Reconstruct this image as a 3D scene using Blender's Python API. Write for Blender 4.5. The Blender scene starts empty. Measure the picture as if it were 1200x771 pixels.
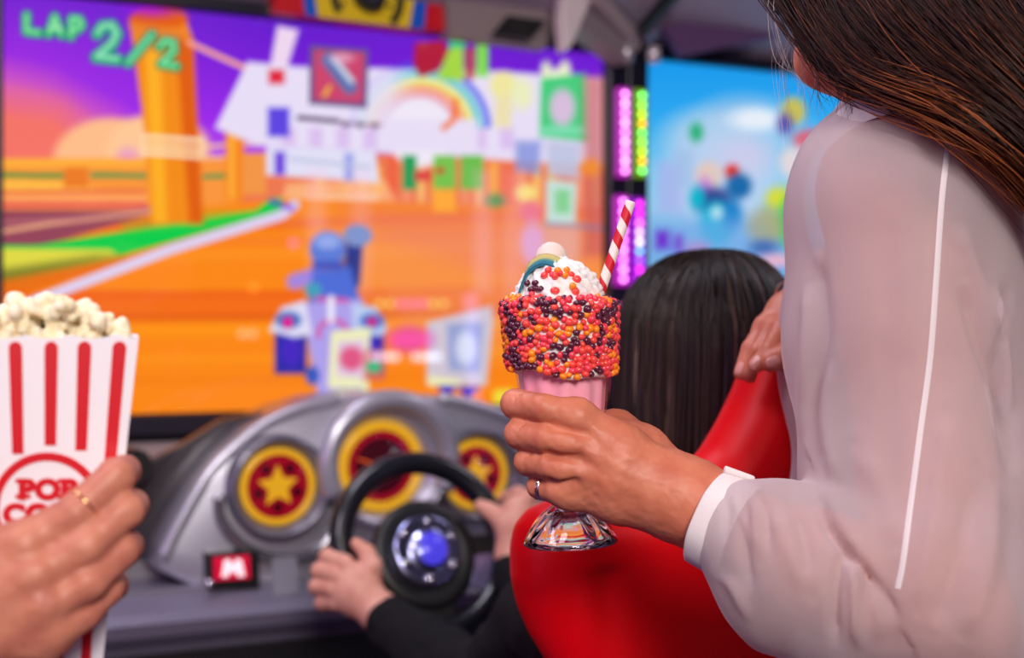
import bpy, math, random
import numpy as np
from mathutils import Vector, Matrix
from mathutils.bvhtree import BVHTree
random.seed(7)
RNG = np.random.RandomState(11)
SC = bpy.context.scene
COL = SC.collection
F = 1600.0            # focal length in pixels of the 1200 wide frame
CH = 1.2              # camera height
# ------------------------------------------------------------------ camera
cam_d = bpy.data.cameras.new('camera'); cam = bpy.data.objects.new('camera', cam_d); COL.objects.link(cam)
cam.location = (0, 0, CH); cam.rotation_euler = (math.pi/2, 0, 0)
cam_d.sensor_width = 36; cam_d.lens = 36*F/1200
cam_d.dof.use_dof = True; cam_d.dof.focus_distance = 0.965; cam_d.dof.aperture_fstop = 4.2
cam_d.clip_start = 0.02
SC.camera = cam
SC.view_settings.view_transform = 'Standard'; SC.view_settings.look = 'None'
SC.view_settings.gamma = 1; SC.view_settings.exposure = 0.0; SC.view_settings.use_curve_mapping = False
SC.cycles.use_denoising = True
SC.cycles.transparent_max_bounces = 24
SC.cycles.max_bounces = 10; SC.cycles.transmission_bounces = 10
# ------------------------------------------------------------------ world
w = bpy.data.worlds.new('world'); SC.world = w; w.use_nodes = True
w.node_tree.nodes['Background'].inputs[0].default_value = (0.55, 0.42, 0.62, 1)
w.node_tree.nodes['Background'].inputs[1].default_value = 0.35
# ------------------------------------------------------------------ lights of the hall and an added frontal key
def area(name, loc, target, size, power, color, sy=None):
    d = bpy.data.lights.new(name, 'AREA'); d.energy = power; d.color = color; d.size = size
    if sy: d.shape = 'RECTANGLE'; d.size_y = sy
    o = bpy.data.objects.new(name, d); COL.objects.link(o); o.location = loc
    o.rotation_euler = (Vector(target)-Vector(loc)).to_track_quat('-Z', 'Y').to_euler()
    return o
area('overhead_lamp', (0.55, -1.7, 2.4), (0.3, 1.1, 1.1), 1.0, 84, (1.0, 0.92, 0.87), 0.8)  # frontal key added to reach the shaded milk; hangs below the ceiling
area('overhead_lamp', (-1.3, 0.1, 2.75), (-0.2, 1.2, 1.1), 0.8, 22, (0.97, 0.85, 0.97), 0.8)
area('overhead_lamp', (1.7, 2.2, 2.8), (0.6, 1.2, 1.2), 0.5, 9, (0.92, 0.85, 1.0), 0.5)
area('overhead_lamp', (-0.5, 1.6, 2.8), (-0.3, 2.2, 1.0), 0.7, 20, (0.9, 0.86, 1.0), 0.7)
area('arcade_glow_lamp', (2.4, 0.4, 1.0), (0.6, 1.0, 0.9), 0.7, 9, (0.45, 0.35, 1.0), 0.7)
area('arcade_glow_lamp', (-1.7, 0.2, 1.3), (-0.4, 1.0, 1.1), 0.7, 6, (0.85, 0.4, 1.0), 0.7)

# ================================================================== helpers
def P(px, py, z):
    return Vector(((px-600)/F*z, z, CH-(py-385.5)/F*z))
def lin(c):
    c = np.asarray(c, dtype=float)/255.0
    return np.where(c <= 0.04045, c/12.92, ((c+0.055)/1.055)**2.4)
def rgb(r, g, b):
    v = lin((r, g, b)); return (float(v[0]), float(v[1]), float(v[2]), 1.0)
def mat(name, color, rough=0.5, metal=0.0, emit=None, es=0.0, coat=0.0, spec=0.5, sss=0.0, noise=None, bump=None, sheen=0.0):
    m = bpy.data.materials.new(name); m.use_nodes = True
    nt = m.node_tree; b = nt.nodes['Principled BSDF']
    b.inputs['Base Color'].default_value = color
    b.inputs['Roughness'].default_value = rough; b.inputs['Metallic'].default_value = metal
    b.inputs['Coat Weight'].default_value = coat; b.inputs['Specular IOR Level'].default_value = spec
    b.inputs['Sheen Weight'].default_value = sheen
    if sss:
        b.inputs['Subsurface Weight'].default_value = sss
        b.inputs['Subsurface Radius'].default_value = (0.012, 0.004, 0.002); b.inputs['Subsurface Scale'].default_value = 1.0
    if emit:
        b.inputs['Emission Color'].default_value = emit; b.inputs['Emission Strength'].default_value = es
    tc = nt.nodes.new('ShaderNodeTexCoord')
    if noise:                       # (scale, second colour, contrast, detail)
        n = nt.nodes.new('ShaderNodeTexNoise'); n.inputs['Scale'].default_value = noise[0]; n.inputs['Detail'].default_value = noise[3] if len(noise) > 3 else 4
        r = nt.nodes.new('ShaderNodeValToRGB'); r.color_ramp.elements[0].position = 0.5-noise[2]; r.color_ramp.elements[1].position = 0.5+noise[2]
        r.color_ramp.elements[0].color = color; r.color_ramp.elements[1].color = noise[1]
        nt.links.new(tc.outputs['Object'], n.inputs['Vector']); nt.links.new(n.outputs['Fac'], r.inputs[0]); nt.links.new(r.outputs[0], b.inputs['Base Color'])
    if bump:                        # (scale, strength, distance)
        n = nt.nodes.new('ShaderNodeTexNoise'); n.inputs['Scale'].default_value = bump[0]; n.inputs['Detail'].default_value = 5
        bp = nt.nodes.new('ShaderNodeBump'); bp.inputs['Strength'].default_value = bump[1]; bp.inputs['Distance'].default_value = bump[2]
        nt.links.new(tc.outputs['Object'], n.inputs['Vector']); nt.links.new(n.outputs['Fac'], bp.inputs['Height']); nt.links.new(bp.outputs[0], b.inputs['Normal'])
    return m

def empty(name, loc=(0, 0, 0), label=None, cat=None, group=None):
    o = bpy.data.objects.new(name, None); COL.objects.link(o); o.location = loc; o.empty_display_size = 0.05
    return tag(o, label, cat, group)
def tag(o, label=None, cat=None, group=None, kind=None):
    if label: o['label'] = label
    if cat: o['category'] = cat
    if group: o['group'] = group
    if kind: o['kind'] = kind
    return o
def mesh_data(name, v, f, m=None, smooth=True):
    me = bpy.data.meshes.new(name)
    me.from_pydata([tuple(map(float, x)) for x in v], [], [tuple(int(i) for i in q) for q in f]); me.update()
    if m is not None:
        for mm in (m if isinstance(m, (list, tuple)) else [m]): me.materials.append(mm)
    if smooth: me.polygons.foreach_set('use_smooth', [True]*len(me.polygons))
    return me
def top_loc(o):
    l = Vector((0, 0, 0))
    while o is not None: l += o.location; o = o.parent
    return l
def add(name, v, f, m, parent=None, smooth=True):
    """link a mesh; v in world coordinates"""
    v = np.asarray(v, dtype=float).reshape(-1, 3)
    c = (v.min(0)+v.max(0))/2
    o = bpy.data.objects.new(name, mesh_data(name, v-c, f, m, smooth)); COL.objects.link(o)
    if parent is not None:
        o.parent = parent; c = c-np.array(top_loc(parent))
    o.location = tuple(c)
    return o
def join(parts):
    V = []; Q = []; n = 0
    for v, f in parts:
        v = np.asarray(v, dtype=float).reshape(-1, 3); V.append(v)
        Q += [tuple(int(i)+n for i in q) for q in f]; n += len(v)
    return np.vstack(V), Q
def autosmooth(o, ang=35):
    md = o.modifiers.new('edge', 'EDGE_SPLIT'); md.split_angle = math.radians(ang)
    return o
# ---- primitives (return v, f)
def frame_from(t):
    t = Vector(t).normalized(); a = Vector((0, 0, 1)) if abs(t.z) < 0.9 else Vector((1, 0, 0))
    x = t.cross(a).normalized(); y = t.cross(x).normalized(); return x, y, t
def tube(pts, rad, seg=12, closed=False, cap=True):
    pts = [Vector(p) for p in pts]; n = len(pts)
    if not hasattr(rad, '__len__'): rad = [rad]*n
    V = []; Fc = []; x = None
    for i, p in enumerate(pts):
        if closed: t = (pts[(i+1) % n]-pts[i-1])
        else: t = pts[min(i+1, n-1)]-pts[max(i-1, 0)]
        t.normalize()
        if x is None: x, y, _ = frame_from(t)
        else:
            x = (x-t*x.dot(t)).normalized(); y = t.cross(x)
        for k in range(seg):
            a = 2*math.pi*k/seg; V.append(p+x*math.cos(a)*rad[i]+y*math.sin(a)*rad[i])
    for i in range(n if closed else n-1):
        j = (i+1) % n
        for k in range(seg):
            l = (k+1) % seg; Fc.append((i*seg+k, i*seg+l, j*seg+l, j*seg+k))
    if cap and not closed:
        Fc.append(tuple(range(seg))[::-1]); Fc.append(tuple((n-1)*seg+k for k in range(seg)))
    return np.array([tuple(v) for v in V]), Fc
def lathe(prof, org, ax, seg=48, mod=None, capb=False, capt=False, xdir=None):
    """prof: list of (r, h); org base; ax axis; mod(theta, r, h)->r"""
    ax = Vector(ax).normalized()
    if xdir is None: x, y, _ = frame_from(ax)
    else:
        x = Vector(xdir); x = (x-ax*x.dot(ax)).normalized(); y = ax.cross(x)
    V = []; Fc = []
    for r, h in prof:
        for k in range(seg):
            a = 2*math.pi*k/seg; rr = mod(a, r, h) if mod else r
            V.append(Vector(org)+ax*h+x*math.cos(a)*rr+y*math.sin(a)*rr)
    n = len(prof)
    for i in range(n-1):
        for k in range(seg):
            l = (k+1) % seg; Fc.append((i*seg+k, i*seg+l, (i+1)*seg+l, (i+1)*seg+k))
    if capb: Fc.append(tuple(range(seg))[::-1])
    if capt: Fc.append(tuple((n-1)*seg+k for k in range(seg)))
    return np.array([tuple(v) for v in V]), Fc
def prism(poly, origin, ex, ey, ez, d0, d1, bev=0.0):
    """polygon (a,b) in plane ex,ey, extruded from d0 to d1 along ez; optional front bevel"""
    A = np.array(poly, dtype=float)
    if 0.5*np.sum(A[:, 0]*np.roll(A[:, 1], -1)-np.roll(A[:, 0], -1)*A[:, 1]) < 0: A = A[::-1]
    o, ex, ey, ez = [np.array(q, dtype=float) for q in (origin, ex, ey, ez)]
    rings = [(A, d0)]
    if bev:
        t = np.roll(A, -1, 0)-np.roll(A, 1, 0); nrm = np.stack([-t[:, 1], t[:, 0]], 1); nrm /= np.linalg.norm(nrm, axis=1)[:, None]+1e-9
        rings += [(A, d1-bev), (A+nrm*bev*0.3, d1-bev*0.3), (A+nrm*bev, d1)]
    else: rings.append((A, d1))
    n = len(A); V = []
    for R, d in rings: V.append(o+R[:, :1]*ex+R[:, 1:]*ey+d*ez)
    Fc = []
    for i in range(len(rings)-1):
        for k in range(n):
            l = (k+1) % n; Fc.append((i*n+k, i*n+l, (i+1)*n+l, (i+1)*n+k))
    Fc.append(tuple(range(n))[::-1]); Fc.append(tuple((len(rings)-1)*n+k for k in range(n)))
    return np.vstack(V), Fc
def box(c, sx, sy, sz, ex=(1, 0, 0), ey=(0, 1, 0), ez=(0, 0, 1), bev=0.0):
    b = [(-sx/2, -sy/2), (sx/2, -sy/2), (sx/2, sy/2), (-sx/2, sy/2)]
    if bev:
        b = []
        for cx, cy, a0 in ((sx/2-bev, sy/2-bev, 0), (-sx/2+bev, sy/2-bev, 90), (-sx/2+bev, -sy/2+bev, 180), (sx/2-bev, -sy/2+bev, 270)):
            for k in range(4):
                a = math.radians(a0+30*k); b.append((cx+bev*math.cos(a), cy+bev*math.sin(a)))
    return prism(b, c, ex, ey, ez, -sz/2, sz/2, bev*0.6 if bev else 0)
def beam(a, b, w_, h_, up=(0, 0, 1)):
    a = Vector(a); b = Vector(b); t = (b-a).normalized(); x = t.cross(Vector(up)).normalized(); y = x.cross(t)
    return box((a+b)/2, w_, h_, (b-a).length, x, y, t)
def smooth_path(pts, n):
    """Catmull-Rom through pts -> n points"""
    p = np.array([tuple(q) for q in pts], dtype=float); p = np.vstack([2*p[0]-p[1], p, 2*p[-1]-p[-2]])
    m = len(pts)-1; out = []
    for s in np.linspace(0, m-1e-6, n):
        i = int(s); t = s-i; a, b, c, d = p[i], p[i+1], p[i+2], p[i+3]
        out.append(0.5*((2*b)+(-a+c)*t+(2*a-5*b+4*c-d)*t*t+(-a+3*b-3*c+d)*t**3))
    return np.array(out)
# ---- signed-distance modelling
def smin(a, b, k):
    if k <= 0: return np.minimum(a, b)
    h = np.clip(k-np.abs(a-b), 0, None)/k
    return np.minimum(a, b)-h*h*k*0.25
class Sdf:
    def __init__(s): s.p = []
    def cap(s, a, b, ra, rb=None, k=0.005, sub=False):
        a = np.array(tuple(a), float); b = np.array(tuple(b), float); rb = ra if rb is None else rb
        def fn(X):
            ba = b-a; L = float(ba@ba)+1e-12
            t = np.clip(((X-a)@ba)/L, 0, 1)
            return np.linalg.norm(X-a-t[..., None]*ba, axis=-1)-(ra+(rb-ra)*t)
        R = max(ra, rb); s.p.append((fn, np.minimum(a, b)-R, np.maximum(a, b)+R, k, sub)); return s
    def chain(s, pts, rad, k=0.004):
        for i in range(len(pts)-1): s.cap(pts[i], pts[i+1], rad[i], rad[i+1], k)
        return s
    def ell(s, c, r, axes=None, k=0.005, sub=False):
        c = np.array(tuple(c), float); r = np.array(r, float)
        M = np.eye(3) if axes is None else np.array([tuple(Vector(q).normalized()) for q in axes])
        def fn(X):
            q = (X-c)@M.T; k0 = np.linalg.norm(q/r, axis=-1); k1 = np.linalg.norm(q/(r*r), axis=-1)+1e-9
            return k0*(k0-1)/k1
        R = r.max(); s.p.append((fn, c-R, c+R, k, sub)); return s
    def fn(s, f, lo, hi, k=0.0, sub=False):
        s.p.append((f, np.array(lo, float), np.array(hi, float), k, sub)); return s
    def build(s, h, relax=2):
        adds = [q for q in s.p if not q[4]]
        lo = np.min([q[1] for q in adds], 0)-4*h-0.004; hi = np.max([q[2] for q in adds], 0)+4*h+0.004
        n = np.ceil((hi-lo)/h).astype(int)+1
        G = np.full(n, 9.0, dtype=np.float32)
        for f, a, b, k, sub in s.p:
            i0 = np.clip(np.floor((a-k-3*h-lo)/h).astype(int), 0, n-1); i1 = np.clip(np.ceil((b+k+3*h-lo)/h).astype(int)+1, 1, n)
            if np.any(i1 <= i0): continue
            ax = [lo[d]+h*np.arange(i0[d], i1[d]) for d in range(3)]
            X = np.stack(np.meshgrid(*ax, indexing='ij'), -1); D = f(X)
            sl = tuple(slice(i0[d], i1[d]) for d in range(3))
            if sub: G[sl] = -smin(-G[sl], D, k)
            else: G[sl] = smin(G[sl], D, k)
        v, q = nets(G, lo, h)
        return relaxed(v, q, relax), q
def nets(G, lo, h):
    S = G < 0; n = G.shape
    cnt = np.zeros([d-1 for d in n], np.int8)
    for dx in (0, 1):
        for dy in (0, 1):
            for dz in (0, 1): cnt += S[dx:n[0]-1+dx, dy:n[1]-1+dy, dz:n[2]-1+dz]
    M = (cnt > 0) & (cnt < 8); idx = -np.ones(M.shape, np.int64); C = np.argwhere(M); idx[M] = np.arange(len(C))
    acc = np.zeros((len(C), 3)); num = np.zeros(len(C))
    cs = [(a, b, c) for a in (0, 1) for b in (0, 1) for c in (0, 1)]
    for p in cs:
        for d in range(3):
            if p[d] == 0:
                q = list(p); q[d] = 1
                fp = G[C[:, 0]+p[0], C[:, 1]+p[1], C[:, 2]+p[2]].astype(float); fq = G[C[:, 0]+q[0], C[:, 1]+q[1], C[:, 2]+q[2]].astype(float)
                m = (fp < 0) != (fq < 0); t = np.where(m, fp/np.where(fp == fq, 1, fp-fq), 0)
                pos = np.array(p, float)+(np.array(q)-np.array(p))*t[:, None]
                acc[m] += pos[m]; num[m] += 1
    v = lo+h*(C+acc/num[:, None]); Q = []
    for d in range(3):
        a, b = (d+1) % 3, (d+2) % 3
        s0 = [slice(None)]*3; s1 = [slice(None)]*3; s0[d] = slice(0, -1); s1[d] = slice(1, None)
        E = S[tuple(s0)] != S[tuple(s1)]; I = np.argwhere(E)
        ok = (I[:, a] > 0) & (I[:, b] > 0) & (I[:, a] < n[a]-1) & (I[:, b] < n[b]-1); I = I[ok]
        ins = S[I[:, 0], I[:, 1], I[:, 2]]
        def g(da, db):
            J = I.copy(); J[:, a] -= da; J[:, b] -= db; return idx[J[:, 0], J[:, 1], J[:, 2]]
        q = np.stack([g(1, 1), g(0, 1), g(0, 0), g(1, 0)], 1); q[~ins] = q[~ins][:, ::-1]; Q.append(q)
    return v, np.vstack(Q)
def relaxed(v, q, it):
    q = np.asarray(q); e = np.vstack([q[:, [0, 1]], q[:, [1, 2]], q[:, [2, 3]], q[:, [3, 0]]])
    for _ in range(it):
        s = np.zeros_like(v); n = np.zeros(len(v))
        for d in range(3): s[:, d] = np.bincount(e[:, 0], v[e[:, 1], d], len(v))+np.bincount(e[:, 1], v[e[:, 0], d], len(v))
        n = np.bincount(e[:, 0], minlength=len(v))+np.bincount(e[:, 1], minlength=len(v))
        v = v+0.55*(s/n[:, None]-v)
    return v
def normals(v, q):
    q = np.asarray(q); fn = np.cross(v[q[:, 2]]-v[q[:, 0]], v[q[:, 3]]-v[q[:, 1]]); n = np.zeros_like(v)
    for i in range(4):
        for d in range(3): n[:, d] += np.bincount(q[:, i], fn[:, d], len(v))
    return n/(np.linalg.norm(n, axis=1)[:, None]+1e-12)
def vnoise(p, seed=0):
    """cheap smooth value noise at points p (n,3)"""
    i = np.floor(p).astype(int); f = p-i; f = f*f*(3-2*f); out = 0
    def hsh(a, b, c):
        x = (a*374761393+b*668265263+c*2147483647+seed*974634777) & 0x7fffffff
        x = ((x ^ (x >> 13))*1274126177) & 0x7fffffff
        return ((x ^ (x >> 16)) & 0xffff)/65535.0*2-1
    for dx in (0, 1):
        for dy in (0, 1):
            for dz in (0, 1):
                wgt = (f[:, 0] if dx else 1-f[:, 0])*(f[:, 1] if dy else 1-f[:, 1])*(f[:, 2] if dz else 1-f[:, 2])
                out = out+wgt*hsh(i[:, 0]+dx, i[:, 1]+dy, i[:, 2]+dz)
    return out
def project(v):
    v = np.asarray(v, float); return np.stack([600+v[:, 0]/v[:, 1]*F, 385.5-(v[:, 2]-CH)/v[:, 1]*F], 1)
def bvh(v, q): return BVHTree.FromPolygons([tuple(x) for x in v], [tuple(int(i) for i in f) for f in q])
CAMP = Vector((0, 0, CH))
def surf(tree, px, py, off=0.0):
    d = (P(px, py, 1.0)-CAMP).normalized(); r = tree.ray_cast(CAMP, d)
    if r[0] is None: return None, None
    n = r[1] if r[1].dot(d) < 0 else -r[1]
    return r[0]+n*off, n
def polysd(U, V, poly):
    A = np.array(poly, float); B = np.roll(A, -1, 0); d = np.full(U.shape, 1e9); ins = np.zeros(U.shape, bool)
    for a, b in zip(A, B):
        e = b-a; t = np.clip(((U-a[0])*e[0]+(V-a[1])*e[1])/(e@e+1e-12), 0, 1)
        d = np.minimum(d, (U-a[0]-t*e[0])**2+(V-a[1]-t*e[1])**2)
        c = ((a[1] > V) != (b[1] > V)) & (U < (b[0]-a[0])*(V-a[1])/(b[1]-a[1]+1e-15)+a[0]); ins ^= c
    return np.where(ins, -1, 1)*np.sqrt(d)
def puff(poly, half, r, h, bend=None, relax=1):
    """rounded slab in local (u,v,n)"""
    A = np.array(poly)
    def f(X):
        d2 = polysd(X[..., 0], X[..., 1], poly)+r; dn = np.abs(X[..., 2])-half+r
        return np.sqrt(np.maximum(d2, 0)**2+np.maximum(dn, 0)**2)+np.minimum(np.maximum(d2, dn), 0)-r
    s = Sdf(); s.fn(f, (A[:, 0].min(), A[:, 1].min(), -half), (A[:, 0].max(), A[:, 1].max(), half))
    return s.build(h, relax)
def blob_mesh(name, c, r, m, parent, seg=16):
    prof = [(r*math.sin(math.pi*i/10), -r*math.cos(math.pi*i/10)) for i in range(1, 10)]
    v, f = lathe([(1e-5, -r)]+prof+[(1e-5, r)], c, (0, 0, 1), seg); return add(name, v, f, m, parent)

# ---- frame of the racing cabinets
O = Vector((-0.855, 2.3, 0)); EU = Vector((0.891, 0.454, 0)).normalized(); EN = Vector((EU.y, -EU.x, 0)); EZ = Vector((0, 0, 1))
def L(u, v, n): return O+EU*u+EZ*v+EN*n
def Lp(px, py, n):
    d = P(px, py, 1.0)-CAMP; t = (n+O.dot(EN))/d.dot(EN); return CAMP+d*t
def Luv(px, py, n):
    p = Lp(px, py, n); return ((p-O).dot(EU), p.z)
def toworld(v, n0=0.0):
    v = np.asarray(v); return np.array(O)+v[:, :1]*np.array(EU)+v[:, 1:2]*np.array(EZ)+(v[:, 2:3]+n0)*np.array(EN)
# ================================================================== materials
M_floor = mat('carpet', rgb(45, 36, 58), 0.9, noise=(30, rgb(80, 50, 110), 0.1))
M_wall = mat('wall_paint', rgb(92, 82, 100), 0.8, bump=(60, 0.1, 0.002))
M_ceil = mat('ceiling_paint', rgb(120, 112, 124), 0.85, bump=(40, 0.1, 0.002))
M_frame = mat('bezel_black', rgb(22, 20, 38), 0.35)
M_body = mat('cabinet_grey', rgb(84, 80, 86), 0.45, spec=0.4)
M_canopy = mat('canopy_grey', rgb(142, 126, 128), 0.5)
M_canopy_d = mat('canopy_dark', rgb(176, 160, 180), 0.5)
M_silver = mat('silver_plastic', rgb(182, 180, 194), 0.3, metal=0.5, coat=0.4, bump=(25, 0.05, 0.002))
M_silverd = mat('dark_silver_plastic', rgb(120, 118, 132), 0.3, metal=0.5, coat=0.4)
M_dash = mat('console_grey', rgb(122, 118, 138), 0.4, metal=0.3, coat=0.15)
M_deck = mat('deck_grey', rgb(140, 134, 138), 0.45, coat=0.1)
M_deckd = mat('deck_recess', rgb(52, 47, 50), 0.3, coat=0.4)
M_black = mat('black_plastic', rgb(20, 20, 23), 0.4)
M_rim = mat('wheel_rubber', rgb(14, 16, 24), 0.3, coat=0.3, bump=(400, 0.1, 0.0004))
M_chrome = mat('chrome', (0.75, 0.75, 0.8, 1), 0.08, metal=1.0)
M_redseat = mat('seat_red', rgb(222, 0, 14), 0.42, spec=0.2)
M_red = mat('red_plastic', rgb(215, 20, 35), 0.35)
M_blue = mat('blue_plastic', rgb(20, 95, 215), 0.35)
M_yellow = mat('yellow_plastic', rgb(240, 205, 30), 0.35)
def glow(name, c, s): return mat(name, (c[0]*0.3, c[1]*0.3, c[2]*0.3, 1), 0.25, emit=c, es=s, coat=0.0)
# ================================================================== the room
def struct(name, v, f, m): return tag(add(name, v, f, m, None, False), kind='structure')
struct('floor', *box((0.6, 0.9, -0.05), 8.4, 8.6, 0.1), M_floor)
struct('ceiling', *box((0.6, 0.9, 3.05), 8.4, 8.6, 0.1), M_ceil)
struct('wall_back', *box((0.6, 5.1, 1.5), 8.4, 0.2, 3.0), M_wall)
struct('wall_left', *box((-3.5, 0.9, 1.5), 0.2, 8.2, 3.0), M_wall)
struct('wall_right', *box((4.7, 0.9, 1.5), 0.2, 8.2, 3.0), M_wall)
struct('wall_front', *box((0.6, -3.3, 1.5), 8.4, 0.2, 3.0), M_wall)

# ================================================================== screens
class Pic:
    """a painted picture given on points; positions in photograph pixels of those points"""
    def __init__(s, X, Y): s.X = X; s.Y = Y; s.C = np.zeros(X.shape+(3,))
    def put(s, a, col):
        a = np.clip(a, 0, 1)[..., None]; c = np.asarray(col, float)
        s.C = s.C*(1-a)+c*a
    def poly(s, pts, col, soft=3, al=1): s.put(al*np.clip(0.5-polysd(s.X, s.Y, pts)/soft, 0, 1), col)
    def ell(s, x, y, rx, ry, col, soft=3, al=1, rot=0):
        c, n = math.cos(rot), math.sin(rot); dx = s.X-x; dy = s.Y-y
        d = (np.sqrt(((dx*c+dy*n)/rx)**2+((-dx*n+dy*c)/ry)**2)-1)*min(rx, ry); s.put(al*np.clip(0.5-d/soft, 0, 1), col)
    def line(s, pts, wd, col, soft=3, al=1):
        d = np.full(s.X.shape, 1e9)
        for a, b in zip(pts[:-1], pts[1:]):
            a = np.array(a, float); b = np.array(b, float); e = b-a
            t = np.clip(((s.X-a[0])*e[0]+(s.Y-a[1])*e[1])/(e@e+1e-9), 0, 1)
            d = np.minimum(d, np.hypot(s.X-a[0]-t*e[0], s.Y-a[1]-t*e[1]))
        s.put(al*np.clip(0.5-(d-wd/2)/soft, 0, 1), col)
    def rect(s, x0, y0, x1, y1, col, soft=3, al=1): s.poly([(x0, y0), (x1, y0), (x1, y1), (x0, y1)], col, soft, al)
def gradv(t, stops):
    xs = [q[0] for q in stops]; return np.stack([np.interp(t, xs, [q[1][i] for q in stops]) for i in range(3)], -1)
def screen_mesh(name, u0, u1, v0, v1, n, nu, nv, paint, parent, m):
    us = np.linspace(u0, u1, nu); vs = np.linspace(v0, v1, nv); U, V = np.meshgrid(us, vs)
    W = toworld(np.stack([U.ravel(), V.ravel(), np.full(U.size, 0.0)], 1), n); pp = project(W)
    pic = Pic(pp[:, 0].reshape(U.shape), pp[:, 1].reshape(U.shape)); paint(pic)
    i = np.arange(nu*nv).reshape(nv, nu)
    q = np.stack([i[:-1, :-1], i[:-1, 1:], i[1:, 1:], i[1:, :-1]], -1).reshape(-1, 4)
    o = add(name, W, q, m, parent)
    ca = o.data.color_attributes.new('picture', 'FLOAT_COLOR', 'POINT')
    c = np.ones((nu*nv, 4)); c[:, :3] = lin(np.clip(pic.C, 0, 255).reshape(-1, 3)); ca.data.foreach_set('color', c.ravel())
    return o
M_screen = bpy.data.materials.new('lit_display'); M_screen.use_nodes = True
_n = M_screen.node_tree; _b = _n.nodes['Principled BSDF']; _a = _n.nodes.new('ShaderNodeAttribute'); _a.attribute_name = 'picture'
_b.inputs['Base Color'].default_value = (0.004, 0.004, 0.005, 1); _b.inputs['Roughness'].default_value = 0.02
_b.inputs['Emission Strength'].default_value = 1.0; _n.links.new(_a.outputs['Color'], _b.inputs['Emission Color'])

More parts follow.
